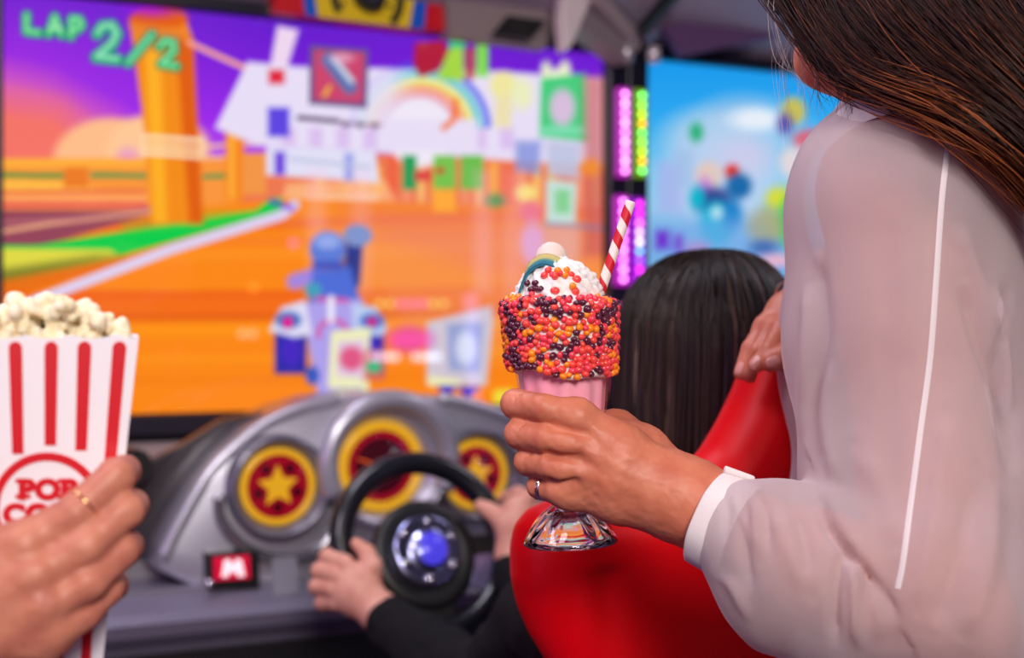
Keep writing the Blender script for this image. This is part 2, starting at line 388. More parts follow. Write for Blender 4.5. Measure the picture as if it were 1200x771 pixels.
def letters(pic, strokes, wd, c1, c2, edge):
    for st in strokes: pic.line(st, wd+5, edge, 3, 0.9)
    for st in strokes: pic.line(st, wd, c1, 2.5)
    for st in strokes: pic.line([(x, y-wd*0.12) for x, y in st], wd*0.45, c2, 4, 0.75)
def paint_game(p):
    X, Y = p.X, p.Y
    # sky
    t = np.clip(Y/240, 0, 1)
    p.C = gradv(Y-0.05*X, [(-20, (92, 30, 200)), (60, (118, 30, 215)), (130, (150, 40, 235)), (200, (205, 120, 230))])
    left = np.clip((330-X)/300, 0, 1)*0.55; p.put(left*np.clip((Y+70)/150, 0, 1), (188, 60, 235))
    p.poly([(-40, 70), (60, 95), (135, 135), (175, 165), (175, 240), (-40, 240)], (235, 110, 170), 40, 0.75)
    p.poly([(-40, 110), (70, 125), (110, 160), (110, 240), (-40, 240)], (250, 120, 90), 45, 0.85)
    p.ell(130, 190, 68, 52, (255, 190, 140), 10); p.ell(185, 175, 60, 42, (255, 200, 150), 10)
    p.ell(150, 196, 14, 20, (225, 130, 230), 14, 0.8)
    # orange horizon and stands
    p.rect(-20, 186, 340, 260, (250, 150, 60), 5)
    p.rect(-20, 186, 170, 196, (255, 175, 60), 3)
    p.line([(-5, 205), (75, 206)], 5, (20, 150, 70), 2); p.line([(108, 205), (170, 206)], 5, (20, 150, 80), 2); p.line([(240, 207), (265, 206)], 5, (40, 150, 80), 2)
    p.poly([(-10, 210), (70, 212), (118, 222), (-10, 226)], (255, 185, 70), 3)
    p.rect(75, 196, 103, 220, (238, 125, 40), 3)
    p.line([(-10, 232), (170, 232)], 6, (255, 165, 100), 3); p.line([(-10, 240), (170, 240)], 6, (235, 90, 90), 3); p.line([(-10, 225), (170, 224)], 3, (230, 90, 80), 3)
    # background buildings at the right
    p.poly([(280, 180), (720, 180), (720, 262), (280, 250)], (238, 120, 80), 6)
    for k in range(20):
        x = 370+k*17; p.rect(x, 190+6*math.sin(k*2.1), x+9, 245, [(255, 190, 60), (240, 90, 60), (250, 160, 120), (255, 215, 120)][k % 4], 5, 0.75)
    p.poly([(335, 215), (450, 210), (470, 245), (330, 243)], (255, 190, 130), 6, 0.8)
    p.line([(330, 236), (440, 232)], 7, (255, 220, 180), 5)
    # ground track
    p.poly([(-60, 500), (-60, 250), (180, 248), (340, 232), (720, 248), (720, 520)], (252, 135, 20), 3)
    p.C = np.where((Y > 340)[..., None] & (Y < 374)[..., None] & (X > 60)[..., None], p.C*0.0+np.array((244, 110, 22.)), p.C)
    for y0, hh, c, a in ((262, 10, (236, 95, 45), .8), (282, 8, (245, 120, 60), .5), (298, 12, (255, 150, 40), .6), (345, 5, (238, 95, 20), .8), (372, 8, (225, 90, 15), .8), (386, 14, (255, 150, 20), .8), (420, 8, (255, 160, 30), .5), (445, 8, (240, 120, 15), .4)):
        p.line([(-60, y0+2), (330, y0), (720, y0-12)], hh, c, 10, a)
    p.poly([(400, 240), (720, 240), (720, 300), (600, 330), (450, 280)], (236, 110, 70), 30, 0.6); p.poly([(350, 250), (720, 245), (720, 420), (470, 400)], (245, 165, 150), 60, 0.38)  # last sheet paints a pale pink haze over the track
    # far left strip, grass and line
    p.poly([(-60, 246), (150, 246), (180, 250), (60, 285), (-60, 330)], (150, 70, 90), 4)
    p.line([(-20, 275), (60, 262), (190, 246), (235, 232)], 5, (235, 170, 130), 3)
    p.line([(-20, 262), (90, 256), (180, 244)], 4, (190, 110, 120), 4)
    p.poly([(45, 287), (190, 264), (300, 246), (318, 232), (330, 232), (334, 246), (140, 300), (-60, 345), (-60, 288)], (10, 205, 75), 3)
    p.poly([(140, 262), (250, 246), (310, 248), (300, 256), (230, 266), (150, 275)], (120, 205, 50), 5, 0.35)
    p.poly([(-60, 290), (128, 292), (142, 300), (60, 322), (-60, 348)], (225, 218, 70), 4)
    p.poly([(-60, 325), (110, 300), (142, 301), (-60, 352)], (120, 120, 40), 12, 0.9)
    p.poly([(-60, 340), (145, 302), (220, 285), (60, 335), (-60, 375)], (235, 110, 20), 6, 0.9)
    p.line([(-30, 374), (30, 357), (200, 292), (330, 252), (345, 240)], 12, (222, 208, 240), 3)
    p.line([(318, 236), (342, 244)], 6, (120, 60, 220), 5, 0.8)
    # timber posts with rope
    def post(pts, hx, c): p.poly(pts, c, 2)
    p.poly([(152, 24), (170, 13), (198, 12), (218, 24), (226, 45), (232, 160), (237, 262), (178, 262), (170, 160)], (244, 140, 25), 3)
    p.poly([(170, 60), (188, 60), (196, 262), (180, 262)], (255, 180, 40), 8, 0.9)
    p.poly([(206, 40), (226, 45), (238, 262), (222, 262)], (222, 90, 15), 6, 0.9)
    p.ell(186, 22, 34, 13, (228, 96, 20), 3); p.poly([(150, 26), (220, 34), (226, 50), (155, 42)], (235, 130, 50), 5, 0.8)
    p.ell(180, 10, 26, 9, (170, 20, 235), 12, 0.8)
    for yy in (160, 170, 179): p.line([(168, yy), (200, yy+2), (238, yy+5)], 5.5, (255, 222, 180), 1.5)
    p.line([(222, 50), (252, 64), (288, 80)], 6, (255, 170, 150), 3)
    p.line([(238, 172), (300, 168), (380, 166)], 4, (255, 200, 160), 3); p.line([(238, 185), (330, 183)], 4, (255, 190, 140), 3)
    p.rect(264, 153, 286, 235, (246, 135, 30), 4); p.rect(284, 180, 312, 228, (244, 150, 70), 4); p.rect(268, 158, 275, 232, (255, 175, 60), 4)
    # pale billboard with plain pictures
    p.poly([(325, 30), (350, 35), (338, 75), (345, 110), (320, 120), (316, 80)], (240, 215, 240), 5)
    p.poly([(252, 150), (290, 72), (350, 78), (560, 82), (710, 92), (708, 195), (300, 170)], (232, 222, 246), 5)
    for k in range(9): p.rect(330+k*32, 150, 346+k*32, 175, (215, 180, 235), 5, 0.7)
    p.rect(315, 82, 333, 98, (225, 40, 65), 5)
    p.rect(314, 126, 339, 160, (95, 70, 225), 5)
    p.poly([(312, 170), (440, 176), (444, 214), (312, 205)], (226, 224, 246), 4); p.rect(322, 178, 334, 205, (110, 70, 220), 5); p.rect(404, 180, 414, 212, (120, 130, 225), 6, 0.7)
    p.line([(340, 186), (432, 196)], 4, (190, 195, 225), 4)
    p.line([(350, 138), (396, 142)], 5, (70, 50, 90), 3); p.line([(400, 144), (520, 150)], 4, (150, 110, 140), 4, 0.8)
    for k in range(7): p.ell(405+k*17, 146+k*0.7, 4, 3, (80, 60, 95), 3, 0.8)
    # striped arch
    for r, c in ((76, (70, 90, 235)), (66, (60, 200, 200)), (57, (235, 235, 90)), (49, (252, 150, 70)), (41, (240, 150, 160))):
        ring = np.abs(np.hypot((X-492)/1.05, (Y-152))-r); p.put(np.clip(1.1-ring/5, 0, 1)*(Y < 150)*np.clip((X-450)/40, 0.12, 1), c)
    p.ell(492, 156, 38, 40, (240, 232, 246), 6); p.rect(448, 140, 560, 176, (232, 222, 246), 5); p.line([(520, 150), (532, 140), (534, 118)], 6, (245, 110, 50), 4)
    # framed square pictures
    p.poly([(363, 53), (432, 58), (430, 127), (362, 122)], (100, 85, 140), 3); p.poly([(368, 58), (427, 62), (425, 121), (367, 117)], (205, 70, 110), 3)
    p.line([(385, 70), (410, 102)], 17, (95, 115, 175), 6); p.line([(392, 70), (412, 95)], 6, (215, 225, 240), 5); p.line([(380, 112), (386, 102)], 5, (240, 180, 60), 3)
    p.ell(400, 68, 14, 6, (230, 190, 215), 6, 0.7)
    # red and green items by the upper edge
    p.poly([(486, 50), (520, 47), (526, 62), (512, 84), (492, 90), (484, 75)], (178, 30, 60), 4)
    p.poly([(530, 48), (543, 48), (544, 95), (512, 92)], (165, 215, 70), 4); p.rect(546, 56, 556, 92, (185, 70, 80), 5); p.rect(558, 52, 572, 90, (130, 220, 80), 5)
    p.rect(527, 44, 545, 56, (50, 200, 140), 4)
    for x, c in ((472, (40, 160, 90)), (508, (120, 195, 80)), (540, (110, 190, 80))): p.rect(x, 182, x+(16 if x < 500 else 26), 222, c, 4)
    p.rect(486, 200, 506, 212, (220, 70, 70), 5); p.rect(508, 222, 534, 248, (255, 170, 60), 5); p.ell(516, 200, 5, 4, (210, 60, 50), 3)
    # yellow and pale items, framed tall cards at the right
    p.ell(590, 100, 16, 16, (240, 232, 160), 8); p.poly([(580, 110), (602, 112), (598, 150), (580, 148)], (238, 225, 170), 8, .9); p.ell(612, 110, 12, 18, (235, 238, 190), 10)
    p.ell(655, 98, 20, 18, (245, 248, 215), 8); p.ell(640, 82, 6, 10, (230, 240, 200), 6); p.ell(662, 80, 6, 9, (235, 240, 200), 6)
    p.poly([(634, 92), (686, 86), (688, 166), (632, 160)], (70, 205, 125), 5); p.ell(659, 126, 15, 22, (215, 190, 220), 8); p.rect(634, 148, 688, 158, (150, 230, 200), 5, .7)
    p.poly([(604, 165), (634, 165), (632, 205), (604, 200)], (130, 145, 220), 8, .8); p.poly([(640, 165), (680, 168), (678, 210), (642, 206)], (190, 195, 225), 8, .9)
    p.poly([(640, 210), (676, 214), (674, 262), (640, 262)], (200, 225, 220), 5); p.rect(650, 222, 668, 250, (120, 205, 130), 6, .8)
    p.ell(616, 226, 12, 10, (250, 225, 130), 6); p.ell(580, 235, 12, 8, (60, 150, 90), 7, .8); p.ell(622, 248, 14, 12, (240, 120, 160), 8, .8); p.ell(624, 285, 14, 26, (225, 175, 240), 10, .8)
    p.poly([(684, 90), (720, 90), (720, 300), (684, 300)], (200, 90, 90), 12, 0.65); p.ell(692, 196, 12, 10, (240, 140, 50), 8)
    p.poly([(636, 262), (680, 262), (676, 330), (640, 330)], (225, 190, 200), 12, 0.5); p.line([(640, 262), (715, 268)], 4, (90, 130, 200), 4, 0.6)
    # pale upright sheen marks, reflections painted into the picture
    for x, a in ((360, .3), (412, .25), (555, .3), (590, .25)): p.rect(x, 200, x+22, 345, (255, 190, 220), 14, a)
    # kart with a helmeted driver, seen from behind
    bl, db, lv, wh = (95, 125, 215), (45, 45, 165), (175, 160, 235), (225, 220, 245)
    p.line([(416, 275), (412, 330)], 20, (50, 60, 140), 5); p.ell(419, 276, 17, 13, (130, 150, 205), 4)
    p.line([(345, 330), (372, 322)], 18, (165, 135, 225), 6); p.poly([(366, 318), (410, 312), (424, 360), (420, 380), (360, 380)], (80, 110, 215), 6)
    p.ell(384, 292, 21, 21, bl, 4); p.ell(384, 283, 15, 9, (150, 170, 235), 6); p.rect(366, 306, 402, 316, (70, 85, 190), 5); p.ell(367, 340, 10, 9, (70, 160, 190), 5)
    p.poly([(352, 355), (425, 350), (430, 460), (372, 462)], lv, 5); p.line([(372, 350), (406, 352)], 6, (210, 90, 170), 4)
    for x0 in (321, 412):
        p.rect(x0+1, 385, x0+38, 438, db, 5); p.ell(x0+20, 412, 12, 18, (80, 40, 200), 8, .8)
    p.poly([(315, 388), (330, 360), (358, 352), (366, 392), (345, 396)], wh, 5); p.ell(338, 375, 15, 10, (70, 110, 190), 5); p.ell(337, 378, 6, 7, (235, 20, 140), 3)
    p.poly([(412, 355), (440, 360), (454, 385), (448, 394), (414, 392)], (190, 205, 240), 5); p.ell(436, 376, 14, 9, (70, 110, 200), 5); p.ell(436, 377, 6, 6, (210, 40, 130), 3)
    ring = np.abs(np.hypot(X-390, Y-392)-17); p.put(np.clip(1-ring/4, 0, 1)*(Y < 396), (225, 60, 140)); p.line([(388, 350), (388, 375)], 8, (240, 235, 250), 4)
    p.ell(366, 440, 8, 11, (60, 90, 190), 4)
    # cards by the kart
    p.poly([(388, 388), (434, 384), (432, 460), (384, 454)], (238, 236, 190), 4); p.poly([(396, 400), (428, 398), (426, 444), (394, 440)], (225, 200, 225), 4)
    p.ell(412, 420, 14, 14, (225, 60, 110), 8, .8); p.poly([(396, 456), (424, 456), (410, 468)], (35, 60, 215), 4); p.poly([(428, 410), (452, 410), (450, 446), (426, 446)], (210, 100, 100), 6, .8); p.ell(438, 430, 9, 7, (60, 190, 130), 5)
    p.poly([(500, 378), (576, 358), (578, 376), (570, 452), (500, 450)], (205, 205, 230), 5, .9); p.poly([(524, 380), (566, 378), (562, 436), (526, 434)], (150, 160, 210), 8); p.ell(546, 408, 12, 20, (215, 220, 240), 8)
    p.poly([(502, 440), (540, 446), (538, 456), (502, 452)], (240, 235, 180), 4); p.poly([(512, 452), (536, 452), (524, 465)], (50, 40, 200), 4); p.poly([(536, 453), (562, 453), (548, 468)], (50, 40, 200), 4)
    p.ell(480, 398, 26, 16, (232, 60, 190), 12, .7)
    p.poly([(578, 457), (600, 455), (600, 475), (578, 478)], (240, 220, 60), 5)
    # LAP 2/2
    g, wt, dk = (25, 200, 90), (225, 245, 225), (15, 120, 110)
    letters(p, [[(31, 18), (31, 37), (46, 39)], [(57, 40), (64, 20), (72, 41)], [(60, 34), (70, 34)], [(83, 43), (84, 22), (93, 23), (96, 30), (91, 35), (85, 35)]], 8, g, wt, dk)
    letters(p, [[(114, 40), (120, 31), (131, 30), (137, 40), (131, 52), (113, 67), (138, 70)]], 11, (40, 190, 120), (200, 240, 225), dk)
    letters(p, [[(150, 74), (178, 41)]], 9, (60, 190, 120), (160, 240, 190), dk)
    letters(p, [[(187, 55), (193, 48), (203, 50), (204, 60), (189, 75), (207, 78)]], 8, g, wt, dk)
def paint_sky(p):
    X, Y = p.X, p.Y
    p.C = gradv(Y, [(60, (20, 150, 235)), (130, (40, 165, 240)), (200, (120, 200, 240)), (260, (150, 205, 235)), (330, (120, 180, 225))])
    p.ell(870, 150, 55, 36, (170, 200, 235), 25, .8); p.ell(905, 205, 60, 80, (150, 205, 240), 30, .6)
    p.ell(820, 160, 40, 30, (165, 205, 235), 25, .8); p.ell(845, 205, 60, 60, (175, 205, 240), 30, .8); p.ell(885, 140, 30, 13, (235, 242, 252), 12); p.ell(870, 185, 30, 20, (215, 195, 230), 25, .7)
    p.ell(850, 215, 75, 75, (205, 215, 240), 60, .35)  # pale haze painted over the middle of this picture
    p.ell(816, 155, 8, 11, (40, 175, 120), 8); p.ell(858, 201, 9, 9, (225, 55, 50), 5); p.ell(930, 130, 14, 16, (200, 190, 90), 7); p.ell(920, 145, 9, 12, (90, 80, 170), 9); p.ell(950, 165, 20, 13, (225, 85, 105), 9); p.ell(930, 190, 16, 18, (225, 215, 220), 10)
    p.ell(830, 205, 16, 16, (225, 200, 190), 10); p.ell(826, 222, 8, 14, (200, 130, 220), 8)
    p.ell(837, 236, 22, 16, (50, 65, 140), 12); p.ell(866, 218, 15, 15, (25, 105, 170), 9); p.ell(817, 232, 9, 14, (10, 180, 205), 8); p.ell(840, 262, 20, 26, (20, 190, 215), 12); p.ell(858, 252, 12, 18, (30, 130, 200), 10); p.ell(840, 250, 7, 8, (190, 230, 240), 6)
    p.rect(770, 190, 800, 250, (170, 175, 235), 14, .7); p.rect(790, 175, 812, 220, (160, 190, 230), 10, .7)
    for q_ in ((1010, 180, 60, 30, (190, 215, 245)), (1120, 210, 80, 40, (205, 220, 245)), (1060, 330, 90, 50, (110, 200, 140)), (1180, 380, 90, 60, (235, 190, 120))): p.ell(*q_, 25, .8)
    p.rect(760, 255, 960, 330, (110, 165, 230), 20, .7); p.poly([(760, 420), (1300, 400), (1300, 640), (760, 560)], (120, 190, 120), 10); p.rect(768, 270, 784, 292, (110, 50, 205), 8); p.rect(790, 275, 800, 295, (120, 70, 205), 8); p.rect(804, 284, 830, 300, (200, 130, 200), 10, .6)
    p.ell(920, 250, 24, 30, (150, 200, 130), 16, .8); p.ell(912, 232, 14, 12, (215, 220, 60), 10); p.ell(925, 260, 12, 28, (30, 205, 90), 9); p.ell(898, 265, 22, 22, (175, 165, 120), 16, .7); p.ell(895, 290, 16, 9, (70, 110, 180), 10); p.ell(910, 305, 22, 7, (235, 180, 205), 8)

# ================================================================== cabinets
SU0, SU1, SV0, SV1 = -0.002, 1.168, 1.2-(489-385.5)/F*2.3, 1.2+(385.5+9)/F*2.3
SW = SU1-SU0
def ubox(name, u0, u1, v0, v1, n0, n1, m, parent, bev=0.0):
    return add(name, *box(L((u0+u1)/2, (v0+v1)/2, (n0+n1)/2), u1-u0, v1-v0, n1-n0, EU, EZ, EN, bev), m, parent, False)
def led_strip(root, px, y0, y1, n, cglow, cdots, width_px=18, nd=9):
    a = Lp(px, y0, n); b = Lp(px, y1, n); s = a.y/F
    wd = width_px*s
    st = add('led_strip', *box((a+b)/2, wd, (a-b).length, 0.012, EU, EZ, EN, 0.004), glow('strip_glow', rgb(*cglow), 0.6), root, False)
    for k in range(nd):
        c = a.lerp(b, (k+0.7)/(nd+0.4))+EN*0.009
        v, f = lathe([(0.0001, 0.004), (0.0035, 0.003), (0.005, 0), (0.0035, -0.003), (0.0001, -0.004)], c, EN, 8); v = np.array(c)+(v-np.array(c))*1.25
        add('led', v, f, glow('led_glow', rgb(*cdots[k % len(cdots)]), 4.0), st)
    return st

def cabinet(u_off, label, paint, full):
    root = empty('racing_cabinet', tuple(L(u_off+SU0+SW/2, 0, -0.1)), label, 'arcade machine', 'racing game cabinets side by side')
    a, b = u_off+SU0, u_off+SU1
    ubox('cabinet_body', a-0.05, b+0.05, 0.0, 1.95, -0.35, -0.03, M_body, root)
    # bezel: four bars
    fr = [box(L(a-0.027, (SV0+SV1)/2, 0), 0.05, SV1-SV0+0.09, 0.05, EU, EZ, EN, 0.006), box(L(b+0.027, (SV0+SV1)/2, 0), 0.05, SV1-SV0+0.09, 0.05, EU, EZ, EN, 0.006),
          box(L((a+b)/2, SV1+0.013, 0), SW+0.10, 0.024, 0.05, EU, EZ, EN, 0.006), box(L((a+b)/2, SV0-0.02, 0), SW+0.10, 0.036, 0.05, EU, EZ, EN, 0.006)]
    add('screen_bezel', *join(fr), M_frame, root, False)
    if full: screen_mesh('game_screen', a, b, SV0, SV1, 0.004, 420, 260, paint, root, M_screen)
    else: screen_mesh('game_screen', a, b, SV0, SV1, 0.004, 200, 120, paint, root, M_screen)
    # overhanging canopy: sloping underside from the bezel to the front edge
    prof = [(0.0, SV1+0.028), (0.62, SV1+0.28), (0.62, SV1+0.42), (0.0, SV1+0.42)]
    add('canopy', *prism([(n_, v_) for n_, v_ in prof], L(a-0.05, 0, 0), EN, EZ, -EU, -(SW+0.1), 0.0), M_canopy_d, root, False)
    return root
c1 = cabinet(0, 'nearer racing cabinet whose big screen shows an orange race track under a purple sky', paint_game, True)
U2 = 1.272
c2 = cabinet(U2, 'farther racing cabinet behind the seated player, its screen showing blue sky and clouds', paint_sky, False)
# canopy ribs, vent and silver fins
def plate(name, pxs, n, depth, m, parent, bev=0.0):
    """panel parallel to the screens standing n in front of them"""
    pts = [Luv(x, y, n) for x, y in pxs]
    return add(name, *prism(pts, O, EU, EZ, EN, n-depth, n, bev), m, parent, False)
def rib(name, a, na, b, nb, w_, h_, m, parent):
    return add(name, *beam(Lp(a[0], a[1], na), Lp(b[0], b[1], nb), w_, h_), m, parent, False)
vent = plate('vent', [(596, 18), (640, 24), (620, 46), (578, 40)], 0.10, 0.012, M_black, c1)
plate('canopy_panel', [(520, -40), (662, -40), (655, 30), (640, 57), (527, 42)], 0.075, 0.04, M_canopy, c1)
plate('canopy_fin', [(664, -30), (692, -30), (690, 8), (672, 52), (662, 60), (658, 20)], 0.20, 0.03, mat('pale_silver', rgb(214, 200, 202), 0.4), c1, 0.004)
rib('canopy_rib', (690, -6), 0.15, (742, 52), 0.05, 0.035, 0.035, mat('rib_grey', rgb(178, 158, 165), 0.4), c1)
rib('canopy_rib', (672, 22), 0.12, (728, 66), 0.05, 0.05, 0.04, mat('rib_grey_dull', rgb(150, 132, 142), 0.4), c1)
rib('canopy_rib', (812, -22), 0.15, (752, 44), 0.05, 0.03, 0.03, mat('rib_grey', rgb(160, 138, 152), 0.4), c2)
rib('canopy_seam', (800, -20), 0.2, (752, 36), 0.10, 0.02, 0.02, M_black, c2)
for x, y, cc in ((734, 62, c1), (766, 64, c2)):
    blob = lathe([(0.0001, -0.02), (0.013, -0.016), (0.015, 0), (0.013, 0.016), (0.0001, 0.02)], Lp(x, y, 0.07), EZ, 16)
    add('bracket_knob', *blob, mat('knob_silver', rgb(215, 205, 215), 0.25, metal=0.5), cc)
plate('canopy_violet_band', [(775, 30), (1010, -20), (1010, 20), (800, 66)], 0.09, 0.02, mat('violet_panel', rgb(96, 66, 110), 0.5), c2)  # violet band across the farther canopy
PU, GR = (215, 40, 220), (70, 205, 60)
led_strip(c1, 730, 103, 208, 0.04, (200, 35, 200), [(255, 150, 255), (255, 180, 255)])
led_strip(c2, 750, 105, 208, 0.04, (120, 170, 20), [(120, 255, 110), (150, 255, 90), (190, 240, 60), (240, 180, 50)])
led_strip(c1, 728, 229, 335, 0.04, (205, 30, 210), [(255, 140, 255), (255, 160, 250)])
led_strip(c2, 747, 232, 335, 0.04, (160, 20, 215), [(240, 60, 240), (240, 60, 240), (255, 120, 255), (225, 200, 255), (225, 230, 255), (90, 190, 255), (150, 90, 255)])
led_strip(c1, 727, 356, 460, 0.04, (215, 25, 160), [(255, 120, 230)])
led_strip(c2, 746, 358, 460, 0.04, (190, 20, 190), [(255, 120, 230)])
# camera housing above the first screen
ch = plate('camera_housing', [(322, -60), (526, -60), (524, 36), (480, 34), (322, 14)], 0.055, 0.05, M_red, c1, 0.006)
cc_ = Lp(429, -4, 0.056)
def disc(name, c, r0, r1, d0, d1, m, parent, ax=EN, seg=48):
    prof = [(max(r0, 0.0001), d0), (r1, d0), (r1, d1), (max(r0, 0.0001), d1)]
    v, f = lathe(prof, c, ax, seg, xdir=EU); f += [((3)*seg+k, 3*seg+(k+1) % seg, (k+1) % seg, k) for k in range(seg)]
    return autosmooth(add(name, v, f, m, parent))
sC = cc_.y/F
plate('blue_stripe', [(354, -60), (500, -60), (503, -20), (497, 34.5), (358, 17.5), (354, -15)], 0.058, 0.004, M_blue, ch)
plate('yellow_panel', [(369, -60), (486, -60), (488, -15), (480, 32.5), (373, 19.5), (368, -15)], 0.062, 0.004, M_yellow, ch)
for a0, a1 in ((-43, 60), (120, 213)):
    arc = [(46*sC*math.cos(math.radians(a0+(a1-a0)*k/20)), 46*sC*math.sin(math.radians(a0+(a1-a0)*k/20))) for k in range(21)]+[(37*sC*math.cos(math.radians(a1-(a1-a0)*k/20)), 37*sC*math.sin(math.radians(a1-(a1-a0)*k/20))) for k in range(21)]
    add('black_ring', *prism(arc, cc_, EU, EZ, EN, 0.004, 0.009), M_black, ch, False)
disc('lens_mount', cc_, 0, 19*sC, 0.004, 0.03, M_black, ch)
disc('camera_lens', cc_+EN*0.002, 0, 10*sC, 0.028, 0.032, mat('lens', rgb(70, 70, 82), 0.1, coat=1), ch)
for x, y in ((402, 4), (456, 7)):
    disc('screw', Lp(x, y, 0.064), 0, 0.004, 0, 0.003, M_black, ch)
# prize machine across the aisle, behind the viewer's right shoulder: its lamps mirror in the big screen
def mirrored(px, py, D):
    h = Lp(px, py, 0.004); d = (h-CAMP).normalized(); r = d-EN*2*d.dot(EN); return h+r*D
pmc = mirrored(400, 430, 3.25); pf = (mirrored(400, 430, 0)-pmc); pf.z = 0; pf.normalize(); pr = pf.cross(EZ)
prize = empty('prize_machine', (pmc.x, pmc.y, 0), 'dark prize machine with rows of small coloured lamps across the aisle', 'arcade machine')
add('machine_body', *box(Vector((pmc.x, pmc.y, .95))-pf*.36, 1.1, .55, 1.9, pr, pf, EZ, .02), M_black, prize, False)
add('machine_panel', *box(Vector((pmc.x, pmc.y, 1.2))-pf*.06, .98, .03, .8, pr, pf, EZ, .008), M_frame, prize, False)
def bulb(px, py, c, st, r=.014):
    blob_mesh('lamp_bulb', mirrored(px, py, 3.2), r, glow('bulb_glow', rgb(*c), st), prize, 12)
for k in range(7): bulb(445+k*12.5, 356, (215, 50, 235) if 1 < k < 5 else (150, 235, 120), 16)
for k in range(4): bulb(438+k*8.5, 418, (225, 225, 255), 20, .016); bulb(487+k*8.5, 418, (215, 225, 255), 20, .016)
for k in range(5): bulb(462+k*9, 398, (235, 40, 200), 8)
for x, y, c in ((284, 391, (255, 190, 170)), (296, 391, (255, 190, 170)), (297, 337, (255, 150, 60)), (344, 285, (240, 90, 220))): bulb(x, y, c, 14, .016)
# ================================================================== driving console of the first cabinet
DN = 0.34
console = c1
def toL(poly, n): return [Luv(x, y, n) for x, y in poly]
fas = [(186, 668), (196, 640), (212, 608), (234, 570), (262, 535), (298, 504), (345, 480), (388, 468), (445, 461), (520, 464), (590, 480), (650, 492), (700, 520), (730, 580), (740, 690), (700, 700), (400, 700), (230, 690)]
add('dashboard', *prism(toL(fas, DN), O, EU, EZ, EN, DN-0.17, DN, 0.012), M_silver, console)
# deck between the screen and the dashboard, with its dark recess
add('console_deck', *prism([(0.0, SV0-0.05), (0.05, SV0-0.05), (0.21, 0.93), (0.21, 0.4), (0.0, 0.4)], L(-0.35, 0, 0), EN, EZ, -EU, -1.565, 0.0), M_deck, console, False)
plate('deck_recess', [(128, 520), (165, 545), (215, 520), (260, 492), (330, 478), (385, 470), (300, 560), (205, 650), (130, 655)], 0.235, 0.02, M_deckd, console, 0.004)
# raised outer lip of the dashboard
lip = smooth_path([Lp(x, y, DN-0.005) for x, y in [(190, 655), (214, 606), (250, 548), (298, 505), (345, 481), (395, 467)]], 30)
add('dashboard_lip', *tube(lip, 0.011, 12), M_silver, console)
lip2 = smooth_path([Lp(x, y, DN-0.005) for x, y in [(515, 466), (570, 480), (625, 505), (660, 560), (675, 640)]], 24)
add('dashboard_lip', *tube(lip2, 0.011, 12), M_silver, console)
# left pod rim that runs round the left gauge down to the button
lip3 = smooth_path([Lp(x, y, DN+0.01) for x, y in [(256, 580), (260, 610), (285, 640), (325, 655), (368, 648), (392, 622)]], 30)
add('pod_rim', *tube(lip3, 0.009, 12), mat('bright_silver', rgb(170, 168, 176), 0.18, metal=0.8), console)
for px in (330,):
    add('pod_pillar', *beam(Lp(331, 655, DN+0.006), Lp(334, 700, DN+0.03), 0.04, 0.03), M_silverd, console, False)
def smdisc(name, c, prof, m, parent, seg=56, ax=EN):
    v, f = lathe(prof, c, ax, seg, xdir=EU); return add(name, v, f, m, parent)
G_Y = glow('gauge_yellow', rgb(238, 176, 34), 0.72); G_R = glow('gauge_red', rgb(165, 8, 36), 0.62); G_D = glow('gauge_dark_red', rgb(72, 4, 24), 0.5); G_O = glow('needle_orange', rgb(240, 90, 30), 0.8)
def star(c, r, ri, d0, d1, rot=0.0, m=G_Y, name='star', parent=None):
    pts = []
    for k in range(10):
        a = math.pi/2+rot+k*math.pi/5; rr = r if k % 2 == 0 else ri; pts.append((rr*math.cos(a), rr*math.sin(a)))
    return add(name, *prism(pts, c, EU, EZ, EN, d0, d1, 0.0008), m, parent, False)
def gauge(px, py, rp, n, kind, ringw=12):
    c = Lp(px, py, n); s = c.y/F; R = rp*s*1.06
    b = smdisc('gauge', c, [(R*1.38, -0.02), (R*1.36, 0.012), (R*1.28, 0.022), (R*1.18, 0.018), (R*1.08, 0.0), (R*1.0, -0.004), (0.0001, -0.004)], M_silverd if kind == 'star' else M_silver, console)
    smdisc('gauge_ring', c, [(R-ringw*s, -0.003), (R-ringw*s, 0.001), (R, 0.001), (R, -0.003)], G_Y, b)
    smdisc('gauge_face', c, [(R-ringw*s, -0.0015), (0.0001, -0.0015)], G_R, b)
    smdisc('gauge_glass', c, [(R*1.0, 0.003), (R*0.7, 0.008), (R*0.35, 0.0105), (0.0001, 0.011)], M_gglass, b)
    if kind == 'star':
        for k in range(5):
            a = math.pi/2+math.pi/5+k*2*math.pi/5; q = c+EU*math.cos(a)*R*0.55+EZ*math.sin(a)*R*0.55
            smdisc('dark_mark', q, [(0.008, -0.001), (0.0001, -0.0008)], G_D, b, 16)
        star(c, R*0.56, R*0.27, -0.001, 0.001, 0.03, parent=b)
    else:
        smdisc('gauge_dial', c, [(R*0.62, -0.001), (0.0001, -0.001)], G_D, b)
        add('needle', *beam(c+EU*(-R*0.55)+EZ*R*0.18+EN*0.001, c+EU*R*0.12-EZ*R*0.06+EN*0.001, 0.003, 0.008, EN), G_O, b)
    return b
M_gglass = bpy.data.materials.new('gauge_glass'); M_gglass.use_nodes = True
nt = M_gglass.node_tree; nt.nodes.remove(nt.nodes['Principled BSDF']); gl = nt.nodes.new('ShaderNodeBsdfGlossy'); gl.inputs['Roughness'].default_value = 0.05; tr = nt.nodes.new('ShaderNodeBsdfTransparent'); mx = nt.nodes.new('ShaderNodeMixShader'); fr_ = nt.nodes.new('ShaderNodeFresnel'); fr_.inputs[0].default_value = 1.45
